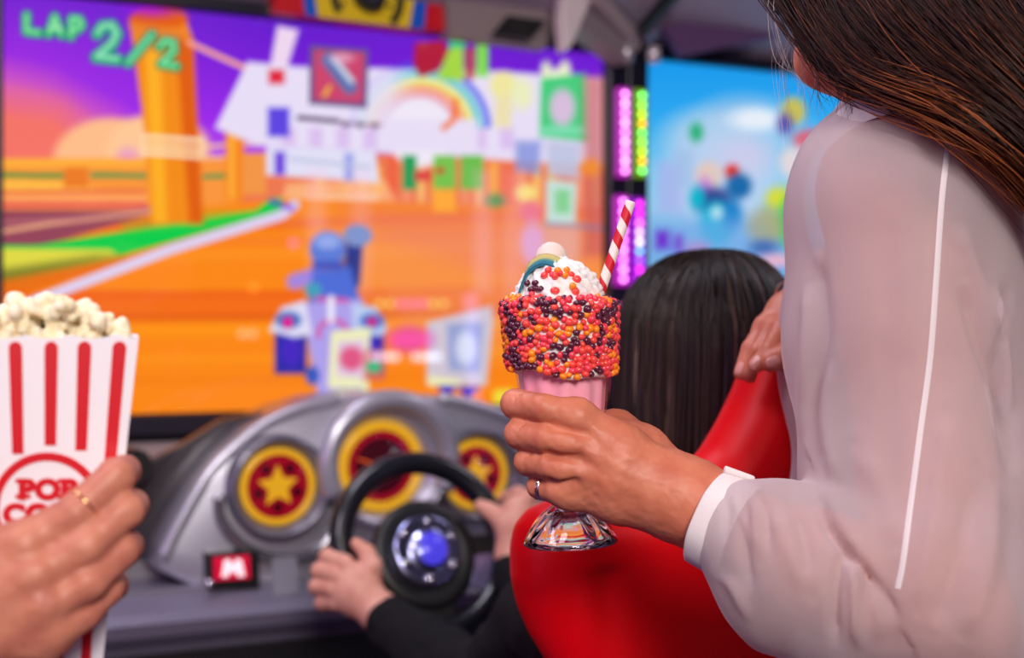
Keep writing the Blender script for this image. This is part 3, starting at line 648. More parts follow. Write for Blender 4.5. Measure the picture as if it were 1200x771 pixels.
nt.links.new(fr_.outputs[0], mx.inputs[0]); nt.links.new(tr.outputs[0], mx.inputs[1]); nt.links.new(gl.outputs[0], mx.inputs[2]); nt.links.new(mx.outputs[0], nt.nodes['Material Output'].inputs[0])
gauge(326, 570, 42.5, DN+0.012, 'star', 7.5)
gauge(447, 546, 50, DN+0.005, 'dial', 11)
gauge(558, 556, 38, DN+0.008, 'star', 7)
# arched hood over the middle gauge
hc = Lp(448, 540, DN); hs = hc.y/F; hood = []
for k in range(41):
    a = math.radians(-28+k*236/40); hood.append(hc+EU*math.cos(a)*76*hs+EZ*math.sin(a)*73*hs+EN*0.035)
add('gauge_hood', *tube(hood, 0.017, 14), M_silver, console)
v, f = lathe([(80*hs, -0.01), (79*hs, 0.04), (70*hs, 0.04), (60*hs, 0.0), (57*hs, -0.004)], hc, EN, 64, xdir=EU)
keep = [q for q in f if np.mean([(Vector(v[i])-hc).dot(EZ) for i in q]) > -50*hs]
add('hood_shell', v, keep, M_silverd, console)
# illuminated M button in its black housing
bh = plate('button_housing', [(243, 649), (304, 645), (305, 689), (245, 692)], DN+0.03, 0.04, M_black, console, 0.004)
bt = plate('button', [(251, 654), (293, 651), (294, 678), (252, 681)], DN+0.037, 0.008, glow('button_red', rgb(215, 15, 60), 0.8), bh, 0.003)
Ms = glow('letter_white', rgb(255, 235, 245), 0.95)
sM = [(260, 676), (263, 657), (269, 655), (273, 663), (277, 655), (283, 656), (287, 675), (279, 676), (277, 668), (273, 673), (269, 668), (267, 676)]
plate('letter', sM, DN+0.0385, 0.002, Ms, bt)
rv, rf = lathe([(0.0001, 0.008), (0.004, 0.007), (0.006, 0.002), (0.006, -0.004)], Lp(245, 683, DN+0.04), EN, 12)
add('housing_screw', rv, rf, M_chrome, bh)
# ledge and lower panel
ledge = [(DN-0.15, 0.80), (DN+0.02, 0.797), (DN+0.055, 0.778), (DN+0.065, 0.765), (DN+0.06, 0.745), (DN+0.04, 0.725), (DN+0.03, 0.70), (DN+0.02, 0.30), (DN-0.15, 0.30)]
add('console_ledge', *prism(ledge, L(-0.30, 0, 0), EN, EZ, -EU, -1.5, 0.0), M_dash, console, False)
ubox('lower_panel', -0.28, 1.18, 0.32, 0.715, DN+0.02, DN+0.05, M_black, console)
ubox('ledge_trim', -0.28, 0.42, 0.797, 0.806, DN-0.01, DN+0.02, mat('trim_light', rgb(150, 148, 165), 0.3, metal=0.4), console)
disc('speaker', Lp(153, 545, 0.25), 0, 0.028, -0.01, 0.03, M_black, console)
# steering column
colm = add('steering_column', *tube([Lp(497, 650, DN-0.02), Lp(497, 655, DN+0.16)], [0.075, 0.05], 32), M_black, console)
# ================================================================== steering wheel
NW = (EN*0.93+EZ*0.36).normalized(); UW = (EZ-NW*EZ.dot(NW)).normalized(); RW = UW.cross(NW).normalized()
if RW.dot(EU) < 0: RW = -RW
CW = P(496, 640, 1.94)
wheel = empty('steering_wheel', tuple(CW), 'black steering wheel with a mirrored round centre held by the seated player', 'steering wheel')
def Wp(a, b, c=0.0): return CW+RW*a+UW*b+NW*c
RR = 0.1225
add('rim', *tube([Wp(RR*math.cos(2*math.pi*k/72), RR*math.sin(2*math.pi*k/72)) for k in range(72)], 0.0168, 16, closed=True), M_rim, wheel)
v, f = lathe([(0.0001, -0.05), (0.05, -0.05), (0.066, -0.035), (0.078, -0.015), (0.079, 0.0), (0.072, 0.008), (0.058, 0.004), (0.05, 0.002), (0.0001, 0.002)], Wp(0.002, -0.012), NW, 48)
hub = add('hub', v, f, M_black, wheel)
for pts in ([(-0.05, -0.03), (-0.05, 0.015), (-0.118, 0.01), (-0.12, -0.03)], [(0.05, -0.035), (0.05, 0.012), (0.118, 0.01), (0.119, -0.035)], [(-0.035, -0.05), (0.04, -0.05), (0.034, -0.118), (-0.028, -0.118)]):
    add('spoke', *prism(pts, CW, RW, UW, NW, -0.014, 0.0, 0.003), M_black, wheel, False)
add('spoke_insert', *prism([(0.062, -0.062), (0.075, -0.02), (0.103, -0.018), (0.10, -0.055), (0.085, -0.075)], CW, RW, UW, NW, 0.0, 0.006, 0.002), mat('violet_silver', rgb(150, 140, 185), 0.25, metal=0.7), wheel, False)
cd = Wp(0.002, -0.008, 0.004)
v, f = lathe([(0.052, 0.0), (0.052, 0.006), (0.047, 0.010), (0.043, 0.007), (0.036, 0.012), (0.033, 0.009), (0.028, 0.013), (0.018, 0.019), (0.008, 0.022), (0.0001, 0.0225)], cd, NW, 48)
bd = add('centre_badge', v, f, mat('blue_tinted_chrome', (0.42, 0.44, 0.75, 1), 0.22, metal=1.0), wheel)  # silver chrome with its blue reflections tinted into the colour
for k in range(6):
    a = math.pi/3*k+0.4; q = cd+RW*math.cos(a)*0.041+UW*math.sin(a)*0.041
    v, f = lathe([(0.006, 0.006), (0.006, 0.012), (0.004, 0.014), (0.0001, 0.012)], q, NW, 12); add('badge_bolt', v, f, M_chrome, bd)
bl_ = glow('blue_reflection_glow', rgb(80, 70, 235), 0.7)
v, f = lathe([(0.024, 0.0165), (0.017, 0.0205), (0.010, 0.0235), (0.0001, 0.0245)], cd+RW*0.002, NW, 24); add('badge_reflection', v, f, bl_, bd)  # glowing cap stands in for the blue reflection, no lamp there
add('wheel_bracket', *tube([Wp(0.045, -0.118, -0.02), Wp(0.02, -0.14, 0.0), Wp(-0.03, -0.142, 0.0), Wp(-0.05, -0.12, -0.02)], 0.007, 10), M_chrome, wheel)
# ================================================================== racing seat
SCN = P(962, 385, 1.25); SCN.z = 0
def bend(w_): return -0.05*(abs(w_)/0.31)**2
def seat_w(px, py):
    lo_, hi_ = -0.05, 0.6
    for _ in range(40):
        m_ = (lo_+hi_)/2; q = SCN-EU*m_+EN*bend(m_)
        if 600+q.x/q.y*F > px: lo_ = m_
        else: hi_ = m_
    return (lo_, CH-(py-385.5)/F*q.y)
lc = [(960, 380), (925, 383), (900, 398), (880, 425), (868, 455), (850, 492), (830, 525), (800, 556), (755, 575), (700, 580), (655, 583), (625, 596), (609, 615), (603, 645), (604, 680), (612, 715), (625, 745), (645, 778), (665, 815), (680, 880), (690, 1000)]
lw = [seat_w(x, y) for x, y in lc]
spoly = [(-a, b) for a, b in lw]+[(-0.19, 0.45), (0.19, 0.45)]+[(a, b) for a, b in lw[::-1]]
sv, sf = puff(spoly, 0.042, 0.04, 0.005, relax=2)
def seat_world(v):
    return np.array(SCN)+v[:, :1]*np.array(EU)+v[:, 1:2]*np.array(EZ)+(v[:, 2:3]+np.array([bend(q) for q in v[:, 0]])[:, None])*np.array(EN)
# shallow moulded panel edge on the back
pl = np.clip(1-np.abs(np.abs(sv[:, 0])-0.235)/0.02, 0, 1)*(sv[:, 1] < 1.0)
sv[:, 2] += np.where(sv[:, 2] > 0, -0.003*pl, 0)
seat = empty('racing_chair', tuple(SCN), 'glossy red moulded bucket seat with the long haired player sitting in it', 'seat')
add('seat_back', seat_world(sv), sf, M_redseat, seat)
cpoly = [(-0.26, 0.38), (0.26, 0.38), (0.27, 0.46), (0.2, 0.5), (-0.2, 0.5), (-0.27, 0.46)]
add('seat_cushion', *prism([(a, b) for a, b in cpoly], SCN-EN*0.02, EU, EZ, EN, -0.48, 0.0, 0.02), M_redseat, seat)
add('seat_base', *box(SCN-EN*0.26+EZ*0.19, 0.34, 0.4, 0.38, EU, EN, EZ, 0.02), M_black, seat)
# ================================================================== the milkshake
GC = P(669, 637, 1.0); GT = P(655, 352, 1.0); GA = (GT-GC).normalized(); GX = Vector((1, 0, 0)); GL = (GT-GC).length
shake = empty('milkshake_glass', tuple(GC), 'tall footed milkshake glass crusted with red orange and purple candy beads, held by the woman', 'milkshake')
M_glass = bpy.data.materials.new('clear_glass'); M_glass.use_nodes = True; b = M_glass.node_tree.nodes['Principled BSDF']
b.inputs['Base Color'].default_value = (1, 1, 1, 1); b.inputs['Transmission Weight'].default_value = 1; b.inputs['Roughness'].default_value = 0.0; b.inputs['IOR'].default_value = 1.5
M_shake = mat('strawberry_milk', rgb(252, 168, 190), 0.35, sss=0.0, noise=(60, rgb(248, 172, 192), 0.2))
M_cream = mat('whipped_cream', rgb(236, 229, 226), 0.55, sss=0.2, bump=(300, 0.3, 0.001))
FL = 12
def flute(amp, h0, h1):
    def m_(a, r, h):
        w_ = max(0.0, min(1.0, (h-h0)/0.006))*max(0.0, min(1.0, (h1-h)/0.006)); return r*(1+amp*w_*math.cos(FL*a))
    return m_
# foot and knopped stem: one solid of glass, hollow below
outer = [(0.0335, 0.0), (0.0348, 0.0012), (0.0345, 0.003), (0.0325, 0.006), (0.0290, 0.012), (0.0245, 0.0185), (0.0195, 0.0235), (0.0155, 0.0265), (0.0128, 0.0285), (0.0118, 0.0298), (0.0138, 0.0312), (0.0142, 0.0328), (0.0120, 0.0345), (0.0108, 0.0357), (0.0130, 0.0372), (0.0132, 0.0388), (0.0110, 0.0402), (0.0100, 0.0415), (0.0125, 0.043), (0.015, 0.046)]
bowl = [(0.019, 0.051), (0.0225, 0.058), (0.0262, 0.070), (0.0285, 0.085), (0.0305, 0.100), (0.0322, 0.115), (0.0338, 0.130), (0.0352, 0.150), (0.0362, 0.170)]
inner_b = [(0.0335, 0.150), (0.0320, 0.130), (0.0304, 0.115), (0.0288, 0.100), (0.0268, 0.085), (0.0245, 0.070), (0.0205, 0.058), (0.015, 0.053), (0.0001, 0.050)]
under = [(0.0001, 0.0215), (0.008, 0.0205), (0.016, 0.0165), (0.0225, 0.011), (0.0275, 0.005), (0.0310, 0.0), (0.0335, 0.0)]
v, f = lathe(under+outer[1:]+[(0.0165, 0.048), (0.0155, 0.0495), (0.010, 0.0492), (0.0001, 0.049)], GC, GA, 144, flute(0.022, 0.004, 0.15), xdir=GX)
add('glass_foot', v, f, M_glass, shake)
M_thin = bpy.data.materials.new('thin_glass'); M_thin.use_nodes = True; nt = M_thin.node_tree; nt.nodes.remove(nt.nodes['Principled BSDF']); gl = nt.nodes.new('ShaderNodeBsdfGlossy'); gl.inputs['Roughness'].default_value = 0.03; tr = nt.nodes.new('ShaderNodeBsdfTransparent'); mx = nt.nodes.new('ShaderNodeMixShader'); fz = nt.nodes.new('ShaderNodeLayerWeight'); fz.inputs[0].default_value = 0.12
nt.links.new(fz.outputs['Facing'], mx.inputs[0]); nt.links.new(tr.outputs[0], mx.inputs[1]); nt.links.new(gl.outputs[0], mx.inputs[2]); nt.links.new(mx.outputs[0], nt.nodes['Material Output'].inputs[0])
v, f = lathe([(0.015, 0.047)]+bowl, GC, GA, 144, flute(0.03, 0.056, 0.15), xdir=GX)
add('glass_bowl', v, f, M_thin, shake)
mil = [(0.0001, 0.0497), (0.0153, 0.0527), (0.0208, 0.0577), (0.0248, 0.0697), (0.0271, 0.0847), (0.0291, 0.0997), (0.0307, 0.1147), (0.0323, 0.1297), (0.0338, 0.15), (0.033, 0.168), (0.0001, 0.170)]
v, f = lathe(mil, GC, GA, 144, flute(0.022, 0.056, 0.15), xdir=GX); add('milk', v, f, M_shake, shake)
def G3(x, y, h): return GC+GA*h+GX*x+Vector((0, 1, 0))*y
# cream: collar round the rim and piped swirl on top
Hc0, Hc1 = (637-436)/F, (637-352)/F    # collar heights
s = Sdf()
for k in range(40):
    a = 2*math.pi*k/40; lowr = 0.006*math.sin(a*2+0.6)+0.003*math.sin(a*5)
    dip = Hc0+lowr*0.5
    s.cap(G3(0.0355*math.cos(a), 0.0355*math.sin(a), dip+0.002), G3(0.0372*math.cos(a), 0.0372*math.sin(a), Hc1-0.004), 0.0032, 0.0042, 0.004)
s.cap(G3(0, 0, Hc1-0.012), G3(0, 0, Hc1-0.002), 0.034, 0.033, 0.006)
def swirl(cx, cy, h0, R0, turns, hh, r0, ph=0.0):
    pts = []; rad = []
    n = int(turns*16)
    for i in range(n+1):
        t = i/n; a = ph+2*math.pi*turns*t; R = R0*(1-t)**0.9; pts.append(G3(cx+R*math.cos(a), cy+R*math.sin(a), h0+hh*t)); rad.append(r0*(1-0.72*t))
    s.chain(pts, rad, 0.0012)
swirl(-0.001, -0.006, Hc1+0.001, 0.0165, 2.0, 0.019, 0.0058, 0.4)
swirl(0.019, -0.006, Hc1+0.001, 0.011, 1.8, 0.009, 0.006, 2.0)
swirl(-0.024, -0.004, Hc1-0.001, 0.009, 1.6, 0.006, 0.006, 1.2)
swirl(0.004, 0.020, Hc1, 0.013, 1.6, 0.009, 0.006, 0.2); swirl(0.006, -0.024, Hc1-0.002, 0.009, 1.5, 0.004, 0.0055, 3.0)
s.cap(G3(-0.001, -0.005, Hc1-0.004), G3(-0.001, -0.005, Hc1+0.013), 0.015, 0.004, 0.003)
cv, cf = s.build(0.0009, 1)
cn_ = normals(cv, cf); ch_ = (cv-np.array(GC))@np.array(GA); am = np.clip((ch_-(Hc1-0.003))/0.004, 0, 1)
ang_ = np.arctan2(cv[:, 1]-GC.y, cv[:, 0]-GC.x+0.01)
cv = cv+cn_*(am*(0.0011*np.abs(vnoise(cv*230, 4))*2-0.0006+0.0007*np.sin(ang_*15+ch_*500)+0.0002*vnoise(cv*520, 6)))[:, None]
add('whipped_cream', cv, cf, M_cream, shake)
ctree = bvh(cv, cf)
# candy beads: four pebble shapes in three colours
cmats = [mat('candy_coral', rgb(246, 74, 66), 0.3, coat=0.3), mat('candy_orange', rgb(252, 140, 22), 0.28, coat=0.3), mat('candy_purple', rgb(88, 30, 54), 0.25, coat=0.4), mat('candy_pink_red', rgb(240, 60, 80), 0.3, coat=0.3)]
def pebble(seed, r):
    s_ = random.Random(seed); V = []; nphi, nth = 10, 7
    V.append((0, 0, -r))
    for i in range(1, nth):
        for k in range(nphi):
            t = math.pi*i/nth; a = 2*math.pi*k/nphi; V.append((r*math.sin(t)*math.cos(a), r*math.sin(t)*math.sin(a), -r*math.cos(t)))
    V.append((0, 0, r)); V = np.array(V)
    for _ in range(3):
        d = np.array([s_.uniform(-1, 1) for _ in range(3)]); d /= np.linalg.norm(d); V *= 1+(s_.uniform(0.08, 0.28)*np.clip(V@d/r, 0, 1)**2)[:, None]
    V *= np.array([s_.uniform(0.85, 1.15), s_.uniform(0.8, 1.0), s_.uniform(0.75, 1.0)])
    Q = [(0, 1+(k+1) % nphi, 1+k) for k in range(nphi)]
    for i in range(nth-2):
        for k in range(nphi):
            l = (k+1) % nphi; Q.append((1+i*nphi+k, 1+i*nphi+l, 1+(i+1)*nphi+l, 1+(i+1)*nphi+k))
    e = len(V)-1; bse = 1+(nth-2)*nphi; Q += [(bse+k, bse+(k+1) % nphi, e) for k in range(nphi)]
    return V, Q
PEB = [pebble(i*7+1, 0.0028) for i in range(5)]
spots = []
crng = random.Random(5)
for tries in range(14000):
    a = crng.uniform(0, 2*math.pi); h = crng.uniform(Hc0-0.004, Hc1+0.0015)
    if h < Hc0+0.003*math.sin(a*2+0.6)+0.0015*math.sin(a*5)+0.001: continue
    if crng.random() < 0.25 and h > Hc1-0.003: continue
    p0 = G3(0.06*math.cos(a), 0.06*math.sin(a), h); d = (G3(0, 0, h)-p0).normalized(); hit = ctree.ray_cast(p0, d)
    if hit[0] is None: continue
    q = hit[0]-d*0.0006
    if vnoise(np.array([[q.x*160+9, q.y*160, q.z*160]]), 8)[0] > 0.5 and crng.random() < 0.85: continue
    if all((q-o_[0]).length > 0.0036 for o_ in spots): spots.append((q, -d))
for (px, py) in [(608, 348), (622, 340), (628, 331), (634, 338), (618, 333), (646, 322), (650, 325), (657, 321), (664, 317), (669, 322), (654, 318), (642, 318), (663, 323), (651, 341), (612, 352), (675, 328), (671, 335), (675, 342), (602, 350), (699, 349), (628, 337), (640, 322), (624, 345)]:
    hit, n_ = surf(ctree, px, py, 0.0009)
    if hit is not None: spots.append((hit, n_))
items = []
for q, n_ in spots:
    t = vnoise(np.array([[q.x*95, q.y*95, q.z*95]]), 3)[0]+crng.uniform(-0.55, 0.55)
    c = 2 if t < -0.3 else (1 if t > 0.42 else (0 if crng.random() < 0.65 else 3))
    items.append((q, c, crng.randrange(5), Matrix.Rotation(crng.uniform(0, 6.28), 3, 'Z') @ Matrix.Rotation(crng.uniform(0, 6.28), 3, 'X'), crng.uniform(0.82, 1.12)))
items.sort(key=lambda t_: t_[0].y+abs(t_[0].x-GC.x)*0.3)
cdata = {}
for i in range(5):
    for c in range(4): cdata[i, c] = mesh_data('candy', PEB[i][0], PEB[i][1], cmats[c])
for q, c, i, R, sc_ in items[:100]:
    o = bpy.data.objects.new('candy', cdata[i, c]); COL.objects.link(o); o.parent = shake; o.location = q-GC; o.rotation_euler = R.to_euler(); o.scale = (sc_,)*3
V = []; Q = []; mi = []; n0 = 0
for q, c, i, R, sc_ in items[100:]:
    V.append(PEB[i][0]*sc_@np.array(R).T+np.array(q)); Q += [tuple(j+n0 for j in t_) for t_ in PEB[i][1]]; mi += [c]*len(PEB[i][1]); n0 += len(PEB[i][0])
o = add('candy_coating', np.vstack(V), Q, cmats, shake); o.data.polygons.foreach_set('material_index', mi); o['kind'] = 'stuff'
# straw: spiral stripes by material
S0 = P(694, 372, 1.0)+Vector((0, 0.004, 0)); S1 = P(739, 236, 1.004); SA = (S1-S0).normalized()
M_straw = bpy.data.materials.new('striped_paper'); M_straw.use_nodes = True; nt = M_straw.node_tree; bs = nt.nodes['Principled BSDF']; bs.inputs['Roughness'].default_value = 0.45
sL = (S1-S0).length; at_ = nt.nodes.new('ShaderNodeAttribute'); at_.attribute_name = 'stripe'
r_ = nt.nodes.new('ShaderNodeValToRGB'); r_.color_ramp.interpolation = 'CONSTANT'; r_.color_ramp.elements[0].color = rgb(240, 226, 220); r_.color_ramp.elements[1].position = 0.5; r_.color_ramp.elements[1].color = rgb(208, 16, 38)
fr2 = nt.nodes.new('ShaderNodeMath'); fr2.operation = 'FRACT'; nt.links.new(at_.outputs['Fac'], fr2.inputs[0]); nt.links.new(fr2.outputs[0], r_.inputs[0]); nt.links.new(r_.outputs[0], bs.inputs['Base Color'])
seg, nr = 32, 60; R0 = 0.0038; x, y, _ = frame_from(SA); V = []; st = []; Q = []
for rr in (R0, R0-0.0005):
    for i in range(nr+1):
        for k in range(seg+1):
            a = 2*math.pi*k/seg; V.append(S0+SA*sL*i/nr+x*math.cos(a)*rr+y*math.sin(a)*rr); st.append(sL*i/nr/0.0185+k/seg)
m1 = (nr+1)*(seg+1)
for i in range(nr):
    for k in range(seg):
        A_ = i*(seg+1)+k; B_ = A_+seg+1; Q.append((A_, A_+1, B_+1, B_)); Q.append((m1+A_, m1+B_, m1+B_+1, m1+A_+1))
for k in range(seg):
    A_ = nr*(seg+1)+k; Q.append((A_, A_+1, m1+A_+1, m1+A_))
o = add('paper_straw', [tuple(v_) for v_ in V], Q, M_straw); att = o.data.attributes.new('stripe', 'FLOAT', 'POINT'); att.data.foreach_set('value', st)
tag(o, 'red and white spiral striped paper straw standing in the milkshake', 'straw')
# rainbow sour belt curled over the cream, and the pale round sweet behind it
M_belt = bpy.data.materials.new('rainbow_sweet'); M_belt.use_nodes = True; nt = M_belt.node_tree; bs = nt.nodes['Principled BSDF']; bs.inputs['Roughness'].default_value = 0.7
at_ = nt.nodes.new('ShaderNodeAttribute'); at_.attribute_name = 'across'; r_ = nt.nodes.new('ShaderNodeValToRGB'); cr = r_.color_ramp; cr.elements[0].color = rgb(238, 220, 140); cr.elements[1].color = rgb(40, 140, 165); cr.elements[1].position = 0.95
e = cr.elements.new(0.4); e.color = rgb(232, 214, 130); e = cr.elements.new(0.58); e.color = rgb(95, 170, 150); e = cr.elements.new(0.75); e.color = rgb(40, 140, 170)
nt.links.new(at_.outputs['Fac'], r_.inputs[0]); nt.links.new(r_.outputs[0], bs.inputs['Base Color']); ns = nt.nodes.new('ShaderNodeTexNoise'); ns.inputs['Scale'].default_value = 900; bp = nt.nodes.new('ShaderNodeBump'); bp.inputs['Distance'].default_value = 0.0006; nt.links.new(ns.outputs[0], bp.inputs['Height']); nt.links.new(bp.outputs[0], bs.inputs['Normal'])
path = smooth_path([P(606, 350, .988), P(612, 333, .988), P(621, 315, .987), P(636, 306, .986), P(652, 310, .985), P(662, 320, .986), P(656, 328, .99)], 40)
V = []; ac = []; Q = []; NW_ = 8
for i, p_ in enumerate(path):
    t = path[min(i+1, 39)]-path[max(i-1, 0)]; t /= np.linalg.norm(t); wv = np.array([0.15, 0.75, 0.5]); wv -= t*(wv@t); wv /= np.linalg.norm(wv); nn = np.cross(t, wv)
    for sd in (0.0009, -0.0009):
        for k in range(NW_): V.append(p_+wv*(k/(NW_-1)-0.35)*0.015+nn*sd); ac.append(1-k/(NW_-1))
for i in range(39):
    for k in range(NW_-1):
        A_ = i*2*NW_+k; B_ = A_+2*NW_; Q.append((A_, A_+1, B_+1, B_)); A2 = A_+NW_; B2 = B_+NW_; Q.append((A2, B2, B2+1, A2+1))
    for k0 in (0, NW_-1):
        A_ = i*2*NW_+k0; Q.append((A_, A_+NW_, A_+3*NW_, A_+2*NW_))
o = add('sour_candy_belt', V, Q, M_belt); att = o.data.attributes.new('across', 'FLOAT', 'POINT'); att.data.foreach_set('value', ac)
tag(o, 'yellow and blue sugared candy belt curled on top of the whipped cream', 'candy')
s = Sdf(); s.ell(P(646, 304, 1.04), (0.0125, 0.007, 0.0135), k=0.003); s.cap(P(646, 304, 1.04), P(650, 340, 1.02), 0.009, 0.007, 0.004); v, f = s.build(0.0012, 1)
tag(add('marshmallow', v, f, mat('marshmallow_white', rgb(226, 206, 196), 0.6, sss=0.2, bump=(500, 0.2, 0.0006))), 'soft pale round sweet standing behind the curled candy belt', 'sweet')
# ================================================================== popcorn
PZ = 0.73
M_box = mat('box_card', rgb(248, 240, 248), 0.4, coat=0.2)
M_boxr = mat('box_red', rgb(214, 0, 30), 0.4, coat=0.2)
pc = P(57, 590, PZ)
pbox = empty('popcorn_box', (pc.x, pc.y+0.03, P(57, 830, PZ).z), 'red striped white cardboard box of popcorn held at the left edge', 'popcorn box')
TW, BW, PT, PB, PD = 0.0465, 0.0255, P(0, 392, PZ).z, P(0, 830, PZ).z, 0.036
BX = Vector((0.947, 0.321, 0)).normalized(); BY = Vector((-BX.y, BX.x, 0)); B0 = Vector((pc.x, pc.y, 0))
def bl2w(x, y, z): return B0+BX*x+BY*y+EZ*z
def bw(z): return BW+(TW-BW)*(z-PB)/(PT-PB)
def bpnt(a, z, n): # a -1..1 across, n 0 front
    return Vector((pc.x+a*bw(z), PZ+n, z))
V = []; Q = []
cw = 0.0012
nseg = 24
ring = [(-1, 0), (1, 0), (1, 1), (-1, 1)]
def boxring(z, off):
    out = []; w_ = bw(z); d_ = PD*(bw(z)/TW)
    for a, b_ in ring:
        out.append(tuple(bl2w(a*(w_-off), (0.036-d_)*0.3+(off if b_ == 0 else 2*d_-off), z)))
    return out
zz = [PB, PT]
def front_y(z): return (0.036-PD*(bw(z)/TW))*0.3
# walls with scalloped top edge
cols = []
for side in range(4):
    for k in range(16): cols.append((side, k/16))
def wallpt(side, t, z, off):
    r4 = boxring(z, off); a = np.array(r4[side]); b_ = np.array(r4[(side+1) % 4]); return a+(b_-a)*t
N = len(cols)
for off in (0, cw):
    for zi, z in enumerate([PB, PT]):
        for side, t in cols:
            zt = z-(0.0022*abs(math.cos(t*math.pi*4)) if zi else 0); V.append(wallpt(side, t, z, off)*np.array([1, 1, 0])+np.array([0, 0, zt]))
for k in range(N):
    l = (k+1) % N
    Q += [(k, l, N+l, N+k), (2*N+k, 3*N+k, 3*N+l, 2*N+l), (N+k, N+l, 3*N+l, 3*N+k)]
Q.append(tuple(range(N))[::-1])
add('carton', V, Q, M_box, pbox, False)
def fp(px, py, off): # front-face point under a pixel
    z = P(px, py, PZ).z; d = P(px, py, 1.0)-CAMP
    for _ in range(5):
        pl_ = bl2w(0, front_y(z)-off, 0); q = CAMP+d*((pl_-CAMP).dot(BY)/d.dot(BY)); z = q.z
    return tuple(q)
def decal(name, poly, m, parent, off=0.0004):
    n = len(poly); V = [fp(x_, y_, off) for x_, y_ in poly]+[fp(x_, y_, off-0.0003) for x_, y_ in poly]
    Q = [tuple(range(n)), tuple(range(n, 2*n))[::-1]]+[(i, (i+1) % n, n+(i+1) % n, n+i) for i in range(n)]
    return add(name, V, Q, m, parent, False)
def stripe(x0, y0, x1, y1, w0, w1, round0=True, round1=False):
    pts = []
    for k in range(9):
        a = math.pi+math.pi*k/8; pts.append((x0+w0*math.cos(a), y0+(w0*math.sin(a) if round0 else 0)))
    if round1:
        for k in range(9):
            a = math.pi*k/8; pts.append((x1+w1*math.cos(a), y1+w1*math.sin(a)))
    else: pts += [(x1+w1, y1), (x1-w1, y1)]
    decal('stripe', pts, M_boxr, pbox)
stripe(-22, 408, -12, 548, 8, 6.5); stripe(18, 408, 21, 532, 8, 6.8); stripe(60, 408, 59, 522, 8, 6.8); stripe(99, 408, 95, 528, 8.2, 6.8); stripe(140, 408, 128, 556, 8.2, 7)
for x0, x1 in ((2, 10), (34, 38), (70, 68), (106, 98)): stripe(x0, 668, x1, 820, 6.5, 5.5)
cx, cy, Ro, Ri = 55, 596, 66, 56
n = 64; V = [fp(cx+R_*math.cos(2*math.pi*k/n), cy+R_*math.sin(2*math.pi*k/n), off) for off in (0.0005, 0.0001) for R_ in (Ro, Ri) for k in range(n)]
Q = []
for k in range(n):
    l = (k+1) % n; Q += [(k, l, n+l, n+k), (2*n+k, 3*n+k, 3*n+l, 2*n+l), (k, 2*n+k, 2*n+l, l), (n+k, n+l, 3*n+l, 3*n+k)]
add('circle', V, Q, M_boxr, pbox, False)
def word(txt, x0, y0, size, slabs):
    cu = bpy.data.curves.new('word', 'FONT'); cu.body = txt; cu.size = 1; cu.offset = 0.075; cu.extrude = 0.002; cu.space_character = 1.1
    o_ = bpy.data.objects.new('word', cu); COL.objects.link(o_); dg = bpy.context.evaluated_depsgraph_get(); me = bpy.data.meshes.new_from_object(o_.evaluated_get(dg)); bpy.data.objects.remove(o_)
    V = []
    for v_ in me.vertices:
        q = fp(x0+v_.co.x*size*1.12, y0-v_.co.y*size, 0.0005+(0.0002 if v_.co.z > 0 else 0)); V.append(q)
    Q = [tuple(p_.vertices) for p_ in me.polygons]
    add('word', V, Q, M_boxr, pbox, False)
    for a_, b_, c_, d_ in slabs: decal('letter_serif', [(a_, b_), (c_, b_), (c_, d_), (a_, d_)], M_boxr, pbox, 0.0006)
word('POP', 22, 584, 31, [(18, 579, 36, 584), (18, 561, 28, 566), (67, 579, 84, 584), (67, 561, 76, 566)])
word('CORN', 4, 613, 31, [])
# popcorn pieces
def puffcorn(seed):
    s_ = random.Random(seed); q = Sdf(); q.ell((0, 0, 0), (0.004, 0.004, 0.004), k=0.001)
    for _ in range(6):
        d = Vector([s_.uniform(-1, 1) for _ in range(3)]).normalized()*s_.uniform(0.0035, 0.0055); r = s_.uniform(0.0026, 0.0045); q.ell(d, (r, r, r*0.9), k=0.0012)
    return q.build(0.0009, 1)
M_pop = mat('popped_corn', rgb(252, 242, 224), 0.7, sss=0.2, noise=(180, rgb(246, 222, 170), 0.25), bump=(600, 0.3, 0.0006))
pdata = [mesh_data('popcorn', *puffcorn(i), M_pop) for i in range(5)]
prng = random.Random(3); pp_ = []
for _ in range(9000):
    x_ = prng.uniform(-1, 1)*0.0415; y_ = prng.uniform(0.009, 0.062); e_ = 1-(abs(x_)/0.045)**2.2
    q = bl2w(x_, y_, (PT-0.006+prng.uniform(0, 1)*(0.021*max(e_, 0)+0.002)))
    if all((q-o_).length > 0.0088 for o_ in pp_): pp_.append(q)
for q in pp_:
    o = bpy.data.objects.new('popcorn', pdata[prng.randrange(5)]); COL.objects.link(o); o.location = q; o.rotation_euler = [prng.uniform(0, 6) for _ in range(3)]; k_ = prng.uniform(0.8, 1.15); o.scale = (k_,)*3
    tag(o, 'fluffy white popped corn heaped at the top of the striped box', 'popcorn', 'popcorn in the striped box')
